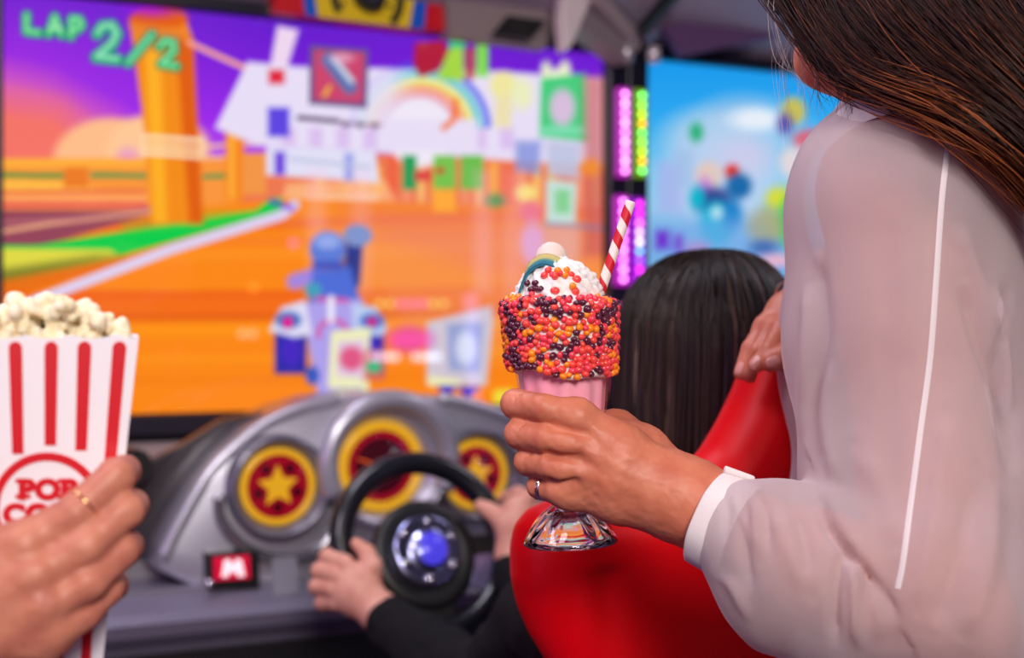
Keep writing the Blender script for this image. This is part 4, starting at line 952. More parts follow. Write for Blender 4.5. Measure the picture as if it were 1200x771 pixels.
# ================================================================== people
def skin(name, a, b_):
    m = mat(name, a, 0.46, sss=0.12, noise=(55, b_, 0.22, 6), bump=(900, 0.3, 0.0004), spec=0.4); return m
M_skin = skin('skin', rgb(212, 130, 100), rgb(192, 104, 78)); M_skin2 = skin('skin_pale', rgb(214, 138, 112), rgb(190, 110, 92)); M_skin3 = skin('skin_light', rgb(226, 168, 146), rgb(210, 142, 122))
M_nail = mat('nail', rgb(222, 152, 140), 0.35, coat=0.2)
def sheer(name, c, tr_):
    m = bpy.data.materials.new(name); m.use_nodes = True; nt = m.node_tree; bs = nt.nodes['Principled BSDF']
    bs.inputs['Base Color'].default_value = c; bs.inputs['Roughness'].default_value = 0.8; bs.inputs['Sheen Weight'].default_value = 0.3
    tc = nt.nodes.new('ShaderNodeTexCoord'); wv = nt.nodes.new('ShaderNodeTexNoise'); wv.inputs['Scale'].default_value = 900; wv.inputs['Detail'].default_value = 2
    mp = nt.nodes.new('ShaderNodeMapping'); mp.inputs['Scale'].default_value = (1, 1, 0.25); nt.links.new(tc.outputs['Object'], mp.inputs[0]); nt.links.new(mp.outputs[0], wv.inputs['Vector'])
    bp = nt.nodes.new('ShaderNodeBump'); bp.inputs['Strength'].default_value = 0.25; bp.inputs['Distance'].default_value = 0.0006; nt.links.new(wv.outputs[0], bp.inputs['Height']); nt.links.new(bp.outputs[0], bs.inputs['Normal'])
    if tr_:
        t = nt.nodes.new('ShaderNodeBsdfTransparent'); tl = nt.nodes.new('ShaderNodeBsdfTranslucent'); tl.inputs[0].default_value = c
        m1_ = nt.nodes.new('ShaderNodeMixShader'); m1_.inputs[0].default_value = 0.3; m2_ = nt.nodes.new('ShaderNodeMixShader')
        lw_ = nt.nodes.new('ShaderNodeLayerWeight'); lw_.inputs[0].default_value = 0.35; mr = nt.nodes.new('ShaderNodeMapRange'); mr.inputs['To Min'].default_value = tr_; mr.inputs['To Max'].default_value = 0.02
        nt.links.new(lw_.outputs['Facing'], mr.inputs['Value']); nt.links.new(mr.outputs[0], m2_.inputs[0])
        nt.links.new(bs.outputs[0], m1_.inputs[1]); nt.links.new(tl.outputs[0], m1_.inputs[2]); nt.links.new(m1_.outputs[0], m2_.inputs[1]); nt.links.new(t.outputs[0], m2_.inputs[2]); nt.links.new(m2_.outputs[0], nt.nodes['Material Output'].inputs[0])
    return m
M_shirt = sheer('sheer_white_cotton', rgb(214, 196, 201), 0.42); M_cuff = sheer('white_cotton', rgb(228, 216, 216), 0); M_seam = sheer('seam_cotton', rgb(216, 202, 204), 0)
def hair_mat(name, a, b_, c, rough=0.32):
    m = bpy.data.materials.new(name); m.use_nodes = True; nt = m.node_tree; bs = nt.nodes['Principled BSDF']; bs.inputs['Roughness'].default_value = rough; bs.inputs['Specular IOR Level'].default_value = 0.35
    at_ = nt.nodes.new('ShaderNodeAttribute'); at_.attribute_name = 'tone'; r_ = nt.nodes.new('ShaderNodeValToRGB'); cr = r_.color_ramp; cr.elements[0].color = a; cr.elements[1].color = c; e = cr.elements.new(0.5); e.color = b_
    nt.links.new(at_.outputs['Fac'], r_.inputs[0]); nt.links.new(r_.outputs[0], bs.inputs['Base Color']); return m
def strands(name, paths, r, tones, m, parent):
    """paths (n, k, 3); tones (n, k)"""
    paths = np.asarray(paths); n, k, _ = paths.shape
    t = np.gradient(paths, axis=1); t /= np.linalg.norm(t, axis=2)[..., None]+1e-12
    ref = np.array([0.3, 0.9, 0.1]); x = np.cross(t, ref); x /= np.linalg.norm(x, axis=2)[..., None]+1e-9; y = np.cross(t, x)
    taper = np.interp(np.linspace(0, 1, k), [0, 0.1, 0.75, 1], [0.8, 1, 0.85, 0.15])
    rr = (np.asarray(r).reshape(-1, 1)*taper)[..., None]
    V = np.stack([paths+(x*math.cos(a)+y*math.sin(a))*rr for a in (0, 2.094, 4.189)], 2).reshape(-1, 3)
    base = (np.arange(n)[:, None]*k+np.arange(k-1)[None])*3; Q = []
    for j in range(3):
        l = (j+1) % 3; Q.append(np.stack([base+j, base+l, base+3+l, base+3+j], -1).reshape(-1, 4))
    o = add(name, V, np.vstack(Q), m, parent); at_ = o.data.attributes.new('tone', 'FLOAT', 'POINT'); at_.data.foreach_set('value', np.repeat(np.clip(tones, 0, 1).reshape(-1), 3))
    return o
def head_sdf(s, c, fwd, up=(0, 0, 1), sc=1.0):
    f = Vector(fwd).normalized(); u = Vector(up); u = (u-f*u.dot(f)).normalized(); r = f.cross(u)
    def q(a, b, d): return Vector(c)+(r*a+f*b+u*d)*sc
    ax = (r, f, u)
    s.ell(q(0, -0.012, 0.035), np.array((0.074, 0.094, 0.086))*sc, ax, 0.02); s.ell(q(0, 0.022, -0.02), np.array((0.058, 0.066, 0.085))*sc, ax, 0.03)
    s.cap(q(0, 0.058, -0.092), q(0, 0.07, -0.088), 0.018*sc, 0.014*sc, 0.025)
    for sg in (-1, 1):
        s.cap(q(sg*0.05, 0.0, -0.055), q(sg*0.02, 0.062, -0.09), 0.016*sc, 0.016*sc, 0.025)
        s.ell(q(sg*0.038, 0.066, -0.028), np.array((0.02, 0.016, 0.018))*sc, ax, 0.02)
        s.ell(q(sg*0.03, 0.090, 0.012), np.array((0.018, 0.010, 0.011))*sc, ax, 0.008, sub=True)
        s.ell(q(sg*0.03, 0.076, 0.010), np.array((0.0125, 0.0125, 0.0115))*sc, ax, 0.002)
        s.cap(q(sg*0.014, 0.086, 0.03), q(sg*0.045, 0.074, 0.032), 0.007*sc, 0.005*sc, 0.012)
        s.ell(q(sg*0.076, -0.01, 0.0), np.array((0.008, 0.018, 0.03))*sc, ax, 0.004); s.ell(q(sg*0.083, -0.006, 0.002), np.array((0.004, 0.010, 0.018))*sc, ax, 0.003, sub=True)
        s.ell(q(sg*0.010, 0.098, -0.027), np.array((0.008, 0.009, 0.007))*sc, ax, 0.006)
    s.cap(q(0, 0.084, 0.02), q(0, 0.106, -0.022), 0.007*sc, 0.0095*sc, 0.010)
    for sg in (-1, 1):
        s.cap(q(0, 0.092, -0.050), q(sg*0.018, 0.083, -0.053), 0.0052*sc, 0.003*sc, 0.004); s.cap(q(0, 0.091, -0.060), q(sg*0.016, 0.083, -0.057), 0.006*sc, 0.003*sc, 0.004)
    return q
# ------------------------------------------------------------------ the woman in the white shirt
woman = empty('person', tuple(P(1080, 385.5, 1.12)-EZ*CH), 'woman in a sheer white shirt holding the milkshake and leaning on the red chair', 'person', None)
s = Sdf()
# right hand round the glass: finger = knuckle, middle joint, end joint, tip
fing = [
    ([(676, 487, .951), (637, 478, .953), (604, 473, .972), (607, 475, .999), (628, 478, 1.018)], [.0112, .0098, .0106, .0090, .0078]),
    ([(668, 518, .948), (641, 514, .950), (609, 508, .968), (611, 510, .996), (632, 512, 1.016)], [.0114, .0100, .0108, .0092, .0080]),
    ([(662, 550, .950), (645, 546, .952), (619, 541, .969), (620, 543, .993), (640, 543, 1.012)], [.0108, .0094, .0100, .0088, .0076]),
    ([(664, 578, .956), (650, 574, .958), (632, 570, .971), (632, 572, .992), (648, 570, 1.008)], [.0096, .0082, .0088, .0076, .0068])]
for pts, rad in fing: s.chain([P(*q) for q in pts], rad, 0.0022)
wr = P(806, 588, .955)
# metacarpals and back of hand
for (x, y, z), r0, (wx, wy, wz), r1 in (((678, 489, .956), .0122, (776, 556, .958), .0165), ((670, 519, .953), .0125, (782, 572, .953), .0170), ((664, 550, .954), .0118, (782, 588, .953), .0165), ((666, 577, .960), .0108, (780, 600, .958), .0155)):
    s.cap(P(x, y, z), P((x+wx)/2, (y+wy)/2, (z+wz)/2-.002), r0, (r0+r1)/2, 0.010); s.cap(P((x+wx)/2, (y+wy)/2, (z+wz)/2-.002), P(wx, wy, wz), (r0+r1)/2, r1, 0.012)
s.cap(P(690, 520, .972), P(770, 570, .968), .017, .019, .012)
# knuckle bumps and extensor tendons
for x, y, z in ((674, 489, .9455), (662, 521, .9435), (656, 549, .9450), (656, 575, .952)): s.ell(P(x, y, z), (.0055, .0045, .0050), k=0.007)
for a_, b_ in (((680, 490, .9445), (750, 545, .939)), ((672, 521, .942), (752, 562, .9365)), ((668, 549, .9435), (752, 576, .937))): s.cap(P(*a_), P(*b_), .0022, .0016, .006)
# valleys between the knuckles
for a_, b_ in (((648, 501, .944), (686, 510, .939)), ((645, 532, .9445), (680, 537, .938)), ((645, 562, .948), (674, 564, .941))): s.cap(P(*a_), P(*b_), .0018, .0012, .006, sub=True)
# joint creases on the middle joints
for x, y, z in ((604, 470, .9605), (609, 506, .957), (620, 540, .958)):
    for dx in (0, 5): s.cap(P(x+dx, y-9, z), P(x+dx+1, y+9, z), .0006, .0006, .0012, sub=True)
# thumb
s.chain([P(790, 566, .972), P(752, 530, .984), P(722, 506, 1.004), P(700, 500, 1.030), P(672, 500, 1.043), P(650, 500, 1.040)], [.020, .0185, .0150, .0118, .0112, .0088], .009)
s.cap(P(735, 525, .975), P(705, 508, .985), .015, .012, .012)
# wrist and forearm
s.chain([P(778, 576, .957), wr, P(850, 610, .945), P(960, 668, .905), P(1100, 738, .865)], [.0245, .0265, .0275, .036, .042], .014)
s.cap(P(783, 566, .962), P(815, 580, .962), .018, .022, .010); s.ell(P(800, 610, .940), (.007, .006, .006), k=.01)
hv, hf = s.build(0.0013, 2)
hn = normals(hv, hf); hv = hv+hn*(0.00012*vnoise(hv*900, 2)+0.0003*vnoise(hv*260, 5))[:, None]
# left hand lying over the chair top
s = Sdf()
LZ = 1.205
lf = [
    ([(896, 384, 1.19), (879, 408, 1.176), (868, 437, 1.172)], [.0088, .0074, .0062]),
    ([(905, 385, 1.178), (889, 412, 1.162), (878, 436, 1.166), (879, 442, 1.17)], [.0090, .0076, .0066, .0056]),
    ([(916, 388, 1.165), (902, 412, 1.146), (886, 428, 1.144)], [.0098, .0084, .0068]),
    ([(955, 402, 1.155), (930, 413, 1.140), (903, 424, 1.138)], [.0120, .0102, .0088])]
for pts, rad in lf: s.chain([P(*q) for q in pts], rad, .0022)
s.chain([P(900, 383, 1.19), P(922, 366, 1.20), P(948, 348, 1.22)], [.0115, .0170, .0190], .008); s.chain([P(914, 388, 1.175), P(936, 376, 1.19), P(960, 350, 1.22)], [.0125, .0175, .0195], .008)
s.cap(P(940, 382, 1.18), P(955, 400, 1.165), .018, .015, .01)
s.chain([P(950, 348, 1.22), P(985, 320, 1.24), P(1050, 330, 1.27), P(1110, 215, 1.26)], [.0225, .026, .036, .045], .012)
for a_, b_ in (((893, 392, 1.178), (925, 362, 1.182)), ((904, 394, 1.164), (935, 366, 1.172))): s.cap(P(*a_), P(*b_), .002, .0015, .005)
lv, lf_ = s.build(0.0016, 2)
# body: arm, torso, neck and head under the shirt, out of view and coarser
s = Sdf()
s.chain([P(850, 610, .945), P(960, 668, .905), P(1105, 735, .870)], [.027, .036, .042], .02)
s.chain([P(1105, 735, .870), P(1085, 560, .965), P(1068, 370, 1.01), P(1062, 230, 1.03)], [.042, .046, .052, .062], .02)
s.chain([P(1062, 215, 1.05), P(1100, 150, 1.14), P(1110, 190, 1.25)], [.055, .052, .05], .04)
s.chain([P(1110, 215, 1.26), P(1050, 330, 1.27)], [.045, .036], .02)
tc_ = P(1120, 400, 1.17)
s.ell(P(1110, 330, 1.13), (.10, .11, .19), k=.05); s.ell(tc_-EZ*0.28-Vector((0, .05, 0)), (.10, .10, .22), k=.06)
s.ell(P(1130, 385.5, 1.12)-EZ*0.42, (.12, .13, .15), k=.06)
for sg, yy in ((0, 1.03), (1, 1.17)):
    hp = Vector((0.395, yy, 0.86)); s.chain([hp, Vector((0.40, yy, 0.48)), Vector((0.40, yy, 0.10))], [.082, .056, .040], .03); s.cap(Vector((0.40, yy, 0.05)), Vector((0.26, yy, 0.03)), .036, .026, .02)
FW = Vector((-0.62, 0.77, -0.12)).normalized()
ct = P(948, 97, 1.09); hcn = ct-FW*0.075+EZ*0.098
s.cap(P(1098, 160, 1.15), hcn-EZ*0.05-FW*0.02, .052, .050, .03)
hq = head_sdf(s, hcn, FW)
bv, bf = s.build(0.0045, 2)
V, Q = join([(hv, hf), (lv, lf_), (bv, bf)])
wbody = add('body', V, Q, M_skin, woman)
htree = bvh(hv, hf); ltree = bvh(lv, lf_)
# nails
def nail(tree, px, py, ang, L_, W_, parent, z=None):
    hit, n_ = surf(tree, px, py, 0.0)
    if hit is None: return
    ex = Vector((math.cos(ang), 0, math.sin(ang))); ex = (ex-n_*ex.dot(n_)).normalized(); ey = n_.cross(ex)
    V = []; Q = []; N = 9
    for i in range(N):
        for j in range(N):
            a = (i/(N-1)*2-1); b_ = (j/(N-1)*2-1); rr = math.sqrt(max(1-0.42*b_*b_, 0)) 
            u_ = a*rr*L_; w_ = b_*W_*math.sqrt(max(1-0.35*a*a, 0)); c0 = hit+ex*u_+ey*w_+n_*0.004
            h2 = tree.ray_cast(c0, -n_); q = h2[0] if h2[0] is not None else c0-n_*0.004
            V.append(q+n_*(0.0005*(1-max(abs(a), abs(b_))**4)))
    for i in range(N-1):
        for j in range(N-1): Q.append((i*N+j, i*N+j+1, (i+1)*N+j+1, (i+1)*N+j))
    return add('fingernail', [tuple(v_) for v_ in V], Q, M_nail, parent)
nail(ltree, 866, 431, math.radians(75), .0058, .0038, woman); nail(ltree, 884, 424, math.radians(60), .0062, .0042, woman); nail(ltree, 906, 424, math.radians(20), .0062, .0048, woman)
M_ringm = mat('ring_silver', (0.86, 0.84, 0.8, 1), 0.12, metal=1)
def band(c, ax, R, r, m, parent, name='ring', seg=48, wav=0.0):
    x, y, t_ = frame_from(ax); return add(name, *tube([Vector(c)+x*math.cos(2*math.pi*k/seg)*R+y*math.sin(2*math.pi*k/seg)*R+t_*wav*math.sin(4*math.pi*k/seg) for k in range(seg)], r, 10, closed=True), m, parent)
pa, pb = P(650, 574, .958), P(632, 570, .971); pd = (pb-pa).normalized(); pq = pa.lerp(pb, .52)
band(pq-pd*0.0011, pd, .0090, .0007, M_ringm, woman, wav=0.0006); band(pq+pd*0.0011, pd, .0090, .0007, M_ringm, woman, wav=-0.0006)
ga_ = blob_mesh('ring_stone', pq+Vector((0, -0.0094, 0.001)), .0013, mat('stone', (0.95, 0.95, 1, 1), 0.05, coat=1), woman, 8)
band(P(935, 358, 1.205), P(950, 348, 1.22)-P(922, 368, 1.20), .0245, .0009, M_ringm, woman, 'bracelet')
# ---- shirt
s = Sdf()
K = .03
s.ell(P(1057, 262, 1.00), (.079, .075, .083), k=K)
s.chain([P(1060, 262, 1.00), P(1062, 400, .985), P(1085, 570, .945), P(1090, 690, .880)], [.078, .081, .079, .066], K)
s.chain([P(1090, 690, .880), P(1010, 690, .895), P(940, 665, .910), P(898, 638, .923), P(872, 626, .932)], [.066, .062, .054, .045, .034], .010)
s.ell(P(915, 690, .905), (.036, .04, .034), k=.025); s.ell(P(1120, 715, .88), (.040, .06, .045), k=.03)
s.chain([P(1040, 250, 1.13), P(1042, 420, 1.16), P(1047, 620, 1.15), P(1050, 900, 1.12)], [.082, .084, .078, .080], .04)
s.chain([P(1130, 215, 1.13), P(1140, 420, 1.15), P(1150, 700, 1.12), P(1150, 900, 1.10)], [.09, .105, .10, .10], .05)
s.chain([P(1052, 215, 1.02), P(1075, 170, 1.12), P(1100, 180, 1.25)], [.062, .058, .055], .04)
s.chain([P(1100, 190, 1.25), P(1060, 300, 1.27), P(1010, 322, 1.25)], [.06, .052, .042], .02)
s.ell(P(1130, 385.5, 1.12)-EZ*0.37, (.135, .147, .175), k=.05)
shv, shf = s.build(0.0030, 4)
shn = normals(shv, shf)
pxy = project(shv); view = shv-np.array(CAMP); view /= np.linalg.norm(view, axis=1)[:, None]; front = np.clip(-(shn*view).sum(1)*2, 0, 1)*(shv[:, 1] < 1.12)
def segd(pts):
    d = np.full(len(shv), 1e9); side = np.zeros(len(shv))
    pp = smooth_path([(x, y, 0) for x, y in pts], 24)[:, :2]
    for a, b_ in zip(pp[:-1], pp[1:]):
        e = b_-a; t = np.clip(((pxy-a)@e)/(e@e+1e-9), 0, 1); dv = pxy-a-t[:, None]*e; dd = np.hypot(dv[:, 0], dv[:, 1]); m_ = dd < d
        side = np.where(m_, np.sign(e[0]*dv[:, 1]-e[1]*dv[:, 0]), side); d = np.minimum(d, dd)
    # fade at the ends
    e0 = np.hypot(pxy[:, 0]-pp[0, 0], pxy[:, 1]-pp[0, 1]); e1 = np.hypot(pxy[:, 0]-pp[-1, 0], pxy[:, 1]-pp[-1, 1]); fade = np.clip(np.minimum(e0, e1)/28, 0, 1)
    return d, side, fade
disp = np.zeros(len(shv))
def fold(pts, wd, amp):                      # crease (amp<0) or ridge (amp>0)
    d, sd, fd = segd(pts); global disp; disp = disp+1.35*amp*np.exp(-(d/wd)**2)*fd
def step(pts, wd, amp):                      # one side of the line overlaps the other
    d, sd, fd = segd(pts); global disp; q = d*sd; disp = disp+amp*fd*(0.5+0.5*np.tanh(q/4.5))*np.exp(-np.maximum(q, 0)/wd)
step([(955, 560), (968, 595), (985, 628), (1012, 665), (1040, 700), (1056, 735)], 22, -.0075)
fold([(958, 588), (976, 625), (1000, 655), (1030, 690)], 7, -.006)
fold([(988, 632), (980, 675), (978, 720), (982, 760)], 6, -.005); fold([(1000, 640), (1002, 680), (1004, 730), (1010, 765)], 7, .005); fold([(1012, 662), (1014, 690), (1012, 720)], 4, -.005); fold([(1024, 690), (1030, 720), (1030, 760)], 8, .003)
fold([(858, 574), (866, 600), (874, 640)], 4, .0022); fold([(880, 566), (896, 600), (902, 650)], 5, -.0025); fold([(838, 672), (860, 690), (880, 730)], 6, .003); fold([(925, 585), (940, 625), (948, 690)], 7, -.0028)
fold([(872, 572), (868, 610), (872, 655), (880, 700)], 7, -.003); fold([(888, 575), (886, 620), (892, 660)], 8, .0025); fold([(905, 590), (925, 640), (955, 700)], 14, .003); fold([(850, 570), (852, 600), (848, 640)], 6, -.0022)
fold([(1130, 330), (1150, 400), (1178, 470), (1190, 560)], 9, -.005); fold([(1120, 260), (1150, 330), (1175, 400)], 10, .003); fold([(1165, 330), (1178, 420), (1186, 500)], 6, .004); fold([(1182, 330), (1172, 430), (1180, 520)], 5, -.005)
fold([(960, 300), (966, 400), (952, 480), (962, 560)], 10, -.003); fold([(948, 330), (944, 430), (938, 520)], 8, .003); fold([(975, 420), (968, 500), (985, 570)], 10, .002)
fold([(1110, 480), (1095, 600), (1075, 720)], 12, .002); fold([(1140, 560), (1125, 650), (1095, 740)], 12, -.0025); fold([(1165, 560), (1160, 650), (1130, 750)], 12, .003)
fold([(1000, 520), (1030, 570), (1050, 640)], 14, .002)
uv = np.stack([pxy[:, 0]/70, pxy[:, 1]/260, shv[:, 1]*6], 1)
disp = disp*front+0.0035*vnoise(uv, 2)+0.0018*vnoise(uv*np.array([2.3, 1.6, 1.5]), 7)
shv = shv+shn*disp[:, None]
# open neck: drop the faces round the neck
shirt_q = shf
shirt = add('shirt', shv, shirt_q, M_shirt, woman)
stree = bvh(shv, shf)
def ribbon(name, pts, wd, off, m, parent, n=60, thick=0.0008):
    """strip of cloth lying on the shirt"""
    pp = smooth_path([(x, y, 0) for x, y in pts], n); L_ = []; 
    V = []; Q = []; last = None
    for i in range(n):
        t = pp[min(i+1, n-1)]-pp[max(i-1, 0)]; t /= np.linalg.norm(t); nx, ny = -t[1], t[0]
        row = []
        for k in range(5):
            a = (k/4*2-1)*wd/2; h, n_ = surf(stree, pp[i, 0]+nx*a, pp[i, 1]+ny*a, off+thick*(1-(k/2-1)**2))
            if h is None: row = None; break
            row.append(tuple(h))
        if row is None: continue
        L_.append(row)
    for i, row in enumerate(L_): V += row
    for i in range(len(L_)-1):
        for k in range(4): Q.append((i*5+k, (i+1)*5+k, (i+1)*5+k+1, i*5+k+1))
    return add(name, V, Q, m, parent)
ribbon('sleeve_seam', [(1112, 165), (1104, 230), (1097, 330), (1090, 420), (1078, 510), (1066, 600), (1058, 660), (1052, 690)], 7, .0001, M_seam, woman, thick=0.0004)
# cuff: turned band round the wrist
cA = P(862, 622, .936); cB = P(828, 606, .946); cd_ = (cB-cA); 
ax = cd_.normalized(); cx_, cy_, _ = frame_from(ax)
prof = []
for t, r_ in ((-0.25, .0335), (-0.05, .0350), (0.0, .0352), (0.06, .0336), (0.12, .0345), (0.5, .0340), (0.9, .0334), (0.98, .0330), (1.0, .0322), (0.95, .0314), (0.4, .0316), (-0.2, .0318)): prof.append((r_, t*cd_.length))
def cuffmod(a, r, h): return r*(1+0.015*math.sin(3*a+1)+0.01*math.sin(7*a))
v, f = lathe(prof, cA, ax, 72, cuffmod); add('cuff', v, f, M_cuff, woman)
tab = [surf(bvh(v, f), x, y, .0008) for x, y in ((848, 552), (852, 560))]
add('cuff_tab', *box(P(866, 556, .943), .022, .008, .005, (Vector((.9, .05, -.33))).normalized(), (0, 1, 0), Vector((.33, 0, .9)).normalized(), .002), M_cuff, woman)
btn, bn_ = surf(stree, 862, 566, .001)
# collar band
cl = smooth_path([P(972, 156, 1.0), P(990, 140, .975), P(1020, 124, .955), P(1055, 115, .945), P(1085, 122, .955), P(1110, 138, 1.0)], 40)
V = []; Q = []
for i, p_ in enumerate(cl):
    for k, (dz, dy) in enumerate(((-.010, -.003), (0.0, -.004), (.010, 0), (.010, .002), (-.006, .004))): V.append(p_+np.array([0, dy, dz]))
for i in range(39):
    for k in range(4): Q.append((i*5+k, (i+1)*5+k, (i+1)*5+k+1, i*5+k+1))
add('collar', V, Q, M_cuff, woman)
# trousers of the woman (below the frame)
s = Sdf(); s.ell(P(1130, 385.5, 1.12)-EZ*0.46, (.13, .145, .15), k=.06)
for yy in (1.03, 1.17): s.chain([Vector((0.395, yy, 0.80)), Vector((0.40, yy, 0.48)), Vector((0.40, yy, 0.12))], [.095, .068, .055], .03)
v, f = s.build(0.008, 2); add('trousers', v, f, mat('denim', rgb(40, 48, 78), 0.8, bump=(500, 0.3, 0.001)), woman)
for yy in (1.03, 1.17):
    s = Sdf(); s.cap((0.41, yy, 0.055), (0.25, yy, 0.035), .045, .034, .02); v, f = s.build(.005, 1); v[:, 2] = np.maximum(v[:, 2], 0.0); add('shoe', v, f, M_black, woman)
# ---- hair of the woman
M_hair1 = hair_mat('dark_brown_hair', rgb(22, 10, 9), rgb(58, 26, 17), rgb(178, 92, 42), 0.42)
guides = [[(890, -70, 1.03), (922, -24, 1.0), (956, 28, .975), (990, 72, .96), (1046, 98, .935), (1110, 120, .905), (1190, 172, .90), (1290, 270, .92)],
          [(925, -95, 1.00), (955, -20, .98), (985, 35, .95), (1035, 82, .93), (1110, 112, .90), (1190, 155, .89), (1270, 240, .90), (1330, 340, .93)],
          [(980, -130, .985), (1010, -40, .95), (1050, 20, .92), (1105, 70, .905), (1170, 115, .885), (1240, 180, .88), (1300, 270, .90), (1340, 380, .93)],
          [(1060, -150, .98), (1085, -60, .93), (1125, 0, .90), (1175, 55, .88), (1235, 120, .875), (1290, 200, .88), (1330, 300, .9), (1360, 420, .94)],
          [(1150, -150, 1.0), (1180, -70, .93), (1210, 0, .90), (1250, 60, .885), (1300, 130, .88), (1340, 220, .89), (1370, 330, .91), (1390, 450, .95)]]
GW = np.array([smooth_path([P(*q) for q in g], 22) for g in guides])
def gsample(t):
    t = np.clip(t, 0, len(GW)-1.0001); i = t.astype(int); f_ = (t-i)[:, None, None]; return GW[i]*(1-f_)+GW[i+1]*f_
def make_strands(n, tt, spread, depth, wave, rr, seed, endrand=0.2):
    rg = np.random.RandomState(seed); t = tt(rg, n); base = gsample(t); k = base.shape[1]; sx = np.linspace(0, 1, k)
    grp = rg.randint(0, 70, n); goff = np.random.RandomState(99).normal(0, 1, (70, 3))
    off = rg.normal(0, 1, (n, 1, 3))*spread*np.array([1, 0.3, 1])*1.3; dd = rg.uniform(0, 1, (n, 1, 1))*np.array([0, depth, 0])
    g2 = goff[grp][:, None, :]*np.sin(sx*3.0+grp[:, None]*1.7)[..., None]*wave
    fine = np.stack([vnoise(np.stack([sx*3+j*3.1, np.full(k, j*0.77), np.full(k, seed)], 1), 1) for j in range(n)])[..., None]*np.array([1, 0.5, 1])*wave*0.8
    return base+off*(0.35+sx[None, :, None])+dd+g2+fine
pth = make_strands(3600, lambda r, n: r.uniform(0, 4, n), .0035, .02, .0065, .0003, 1)
pth2 = make_strands(800, lambda r, n: np.abs(r.normal(0.1, 0.34, n)), .0045, .010, .008, .0003, 2)
tn = np.random.RandomState(3).normal(0.30, 0.16, (len(pth), 1))+np.linspace(0, 0.10, 22)[None]
orange = (np.random.RandomState(8).uniform(0, 1, len(pth)) < 0.04)[:, None]*0.45; tn = tn+orange*np.linspace(0.2, 1, 22)[None]
tn2 = np.random.RandomState(4).normal(0.40, 0.15, (len(pth2), 1))+np.interp(np.linspace(0, 1, 22), [0, .4, .6, 1], [-.15, -.1, 0.35, 0.45])[None]
strands('hair', np.vstack([pth, pth2]), np.random.RandomState(5).uniform(.00025, .0006, len(pth)+len(pth2)), np.vstack([tn, tn2]), M_hair1, woman)
s = Sdf()
for g, r0 in ((1.1, .016), (2.0, .026), (2.9, .032), (3.7, .035)):
    base = gsample(np.array([g]))[0]+np.array([0.006, r0+0.014, 0.006]); idx_ = list(range(0, 22, 3)); s.chain([base[i] for i in idx_], [r0]*len(idx_), .02)
s.ell(hcn+FW*-0.025+EZ*0.045, (.092, .104, .092), k=.02)
v, f = s.build(.004, 2); o = add('hair_mass', v, f, M_hair1, woman); at_ = o.data.attributes.new('tone', 'FLOAT', 'POINT'); at_.data.foreach_set('value', np.full(len(v), 0.08))
# hair over the crown
rg = np.random.RandomState(31); n = 3000; k = 16; hf_ = Vector(FW); hf_ = (hf_-EZ*hf_.z).normalized(); hr_ = hf_.cross(EZ)
ph = rg.uniform(math.radians(48), math.radians(312), n); cc = np.array(hcn+FW*-.025+EZ*.045); PT_ = np.zeros((n, k, 3)); ln = rg.uniform(.02, .07, n); sh_ = rg.uniform(1.0, 1.05, n)
for i in range(k):
    t = i/(k-1); th = min(t/.7, 1)*math.pi/2; dn = max(t-.7, 0)/.3; lift = 1-min(t/.7, 1)
    x = np.sin(ph)*.094*math.sin(th); y = np.cos(ph)*.106*math.sin(th)+.05*lift*lift*np.cos(ph*.5+1)
    PT_[:, i] = cc+(np.array(hr_)*x[:, None]+np.array(hf_)*y[:, None]+np.array([0, 0, 1.])*((.095*math.cos(th)-.008*lift) - dn*ln)[:, None])*sh_[:, None]
strands('hair', PT_, rg.uniform(.0004, .0008, n), rg.normal(.28, .14, (n, 1))*np.ones((1, k)), M_hair1, woman)
# loose hairs before the face; near-white tones paint the light on them
M_lit_wisp = hair_mat('lit_wisp_hair', rgb(120, 80, 66), rgb(226, 196, 190), rgb(250, 240, 240), 0.25)
wr_ = np.random.RandomState(6); W = []
for j in range(26):
    x0 = 905+wr_.uniform(-8, 60); x1 = 925+wr_.uniform(-22, 34); z = wr_.uniform(.985, 1.03); y1 = wr_.uniform(110, 215)
    W.append(smooth_path([P(x0+10, -40, z), P(x0, 10, z), P((x0+x1)/2-8+wr_.uniform(-6, 6), 70, z), P(x1+wr_.uniform(-4, 4), (70+y1)/2, z), P(x1+wr_.uniform(-6, 14), y1, z)], 22))
strands('loose_hair', W, wr_.uniform(.0001, .0002, len(W)), wr_.uniform(.3, 1, (len(W), 1))*np.ones((1, 22)), M_lit_wisp, woman)
W = []
for j in range(40):
    x0 = 955+wr_.uniform(0, 45); z = .965
    W.append(smooth_path([P(x0-12, 60, z), P(x0, 85, z), P(x0+wr_.uniform(-4, 10), 108, z), P(x0+wr_.uniform(-14, 16), wr_.uniform(118, 145), z)], 22))
strands('loose_hair', W, wr_.uniform(.00012, .00025, len(W)), wr_.uniform(.0, .5, (len(W), 1))*np.ones((1, 22)), M_hair1, woman)
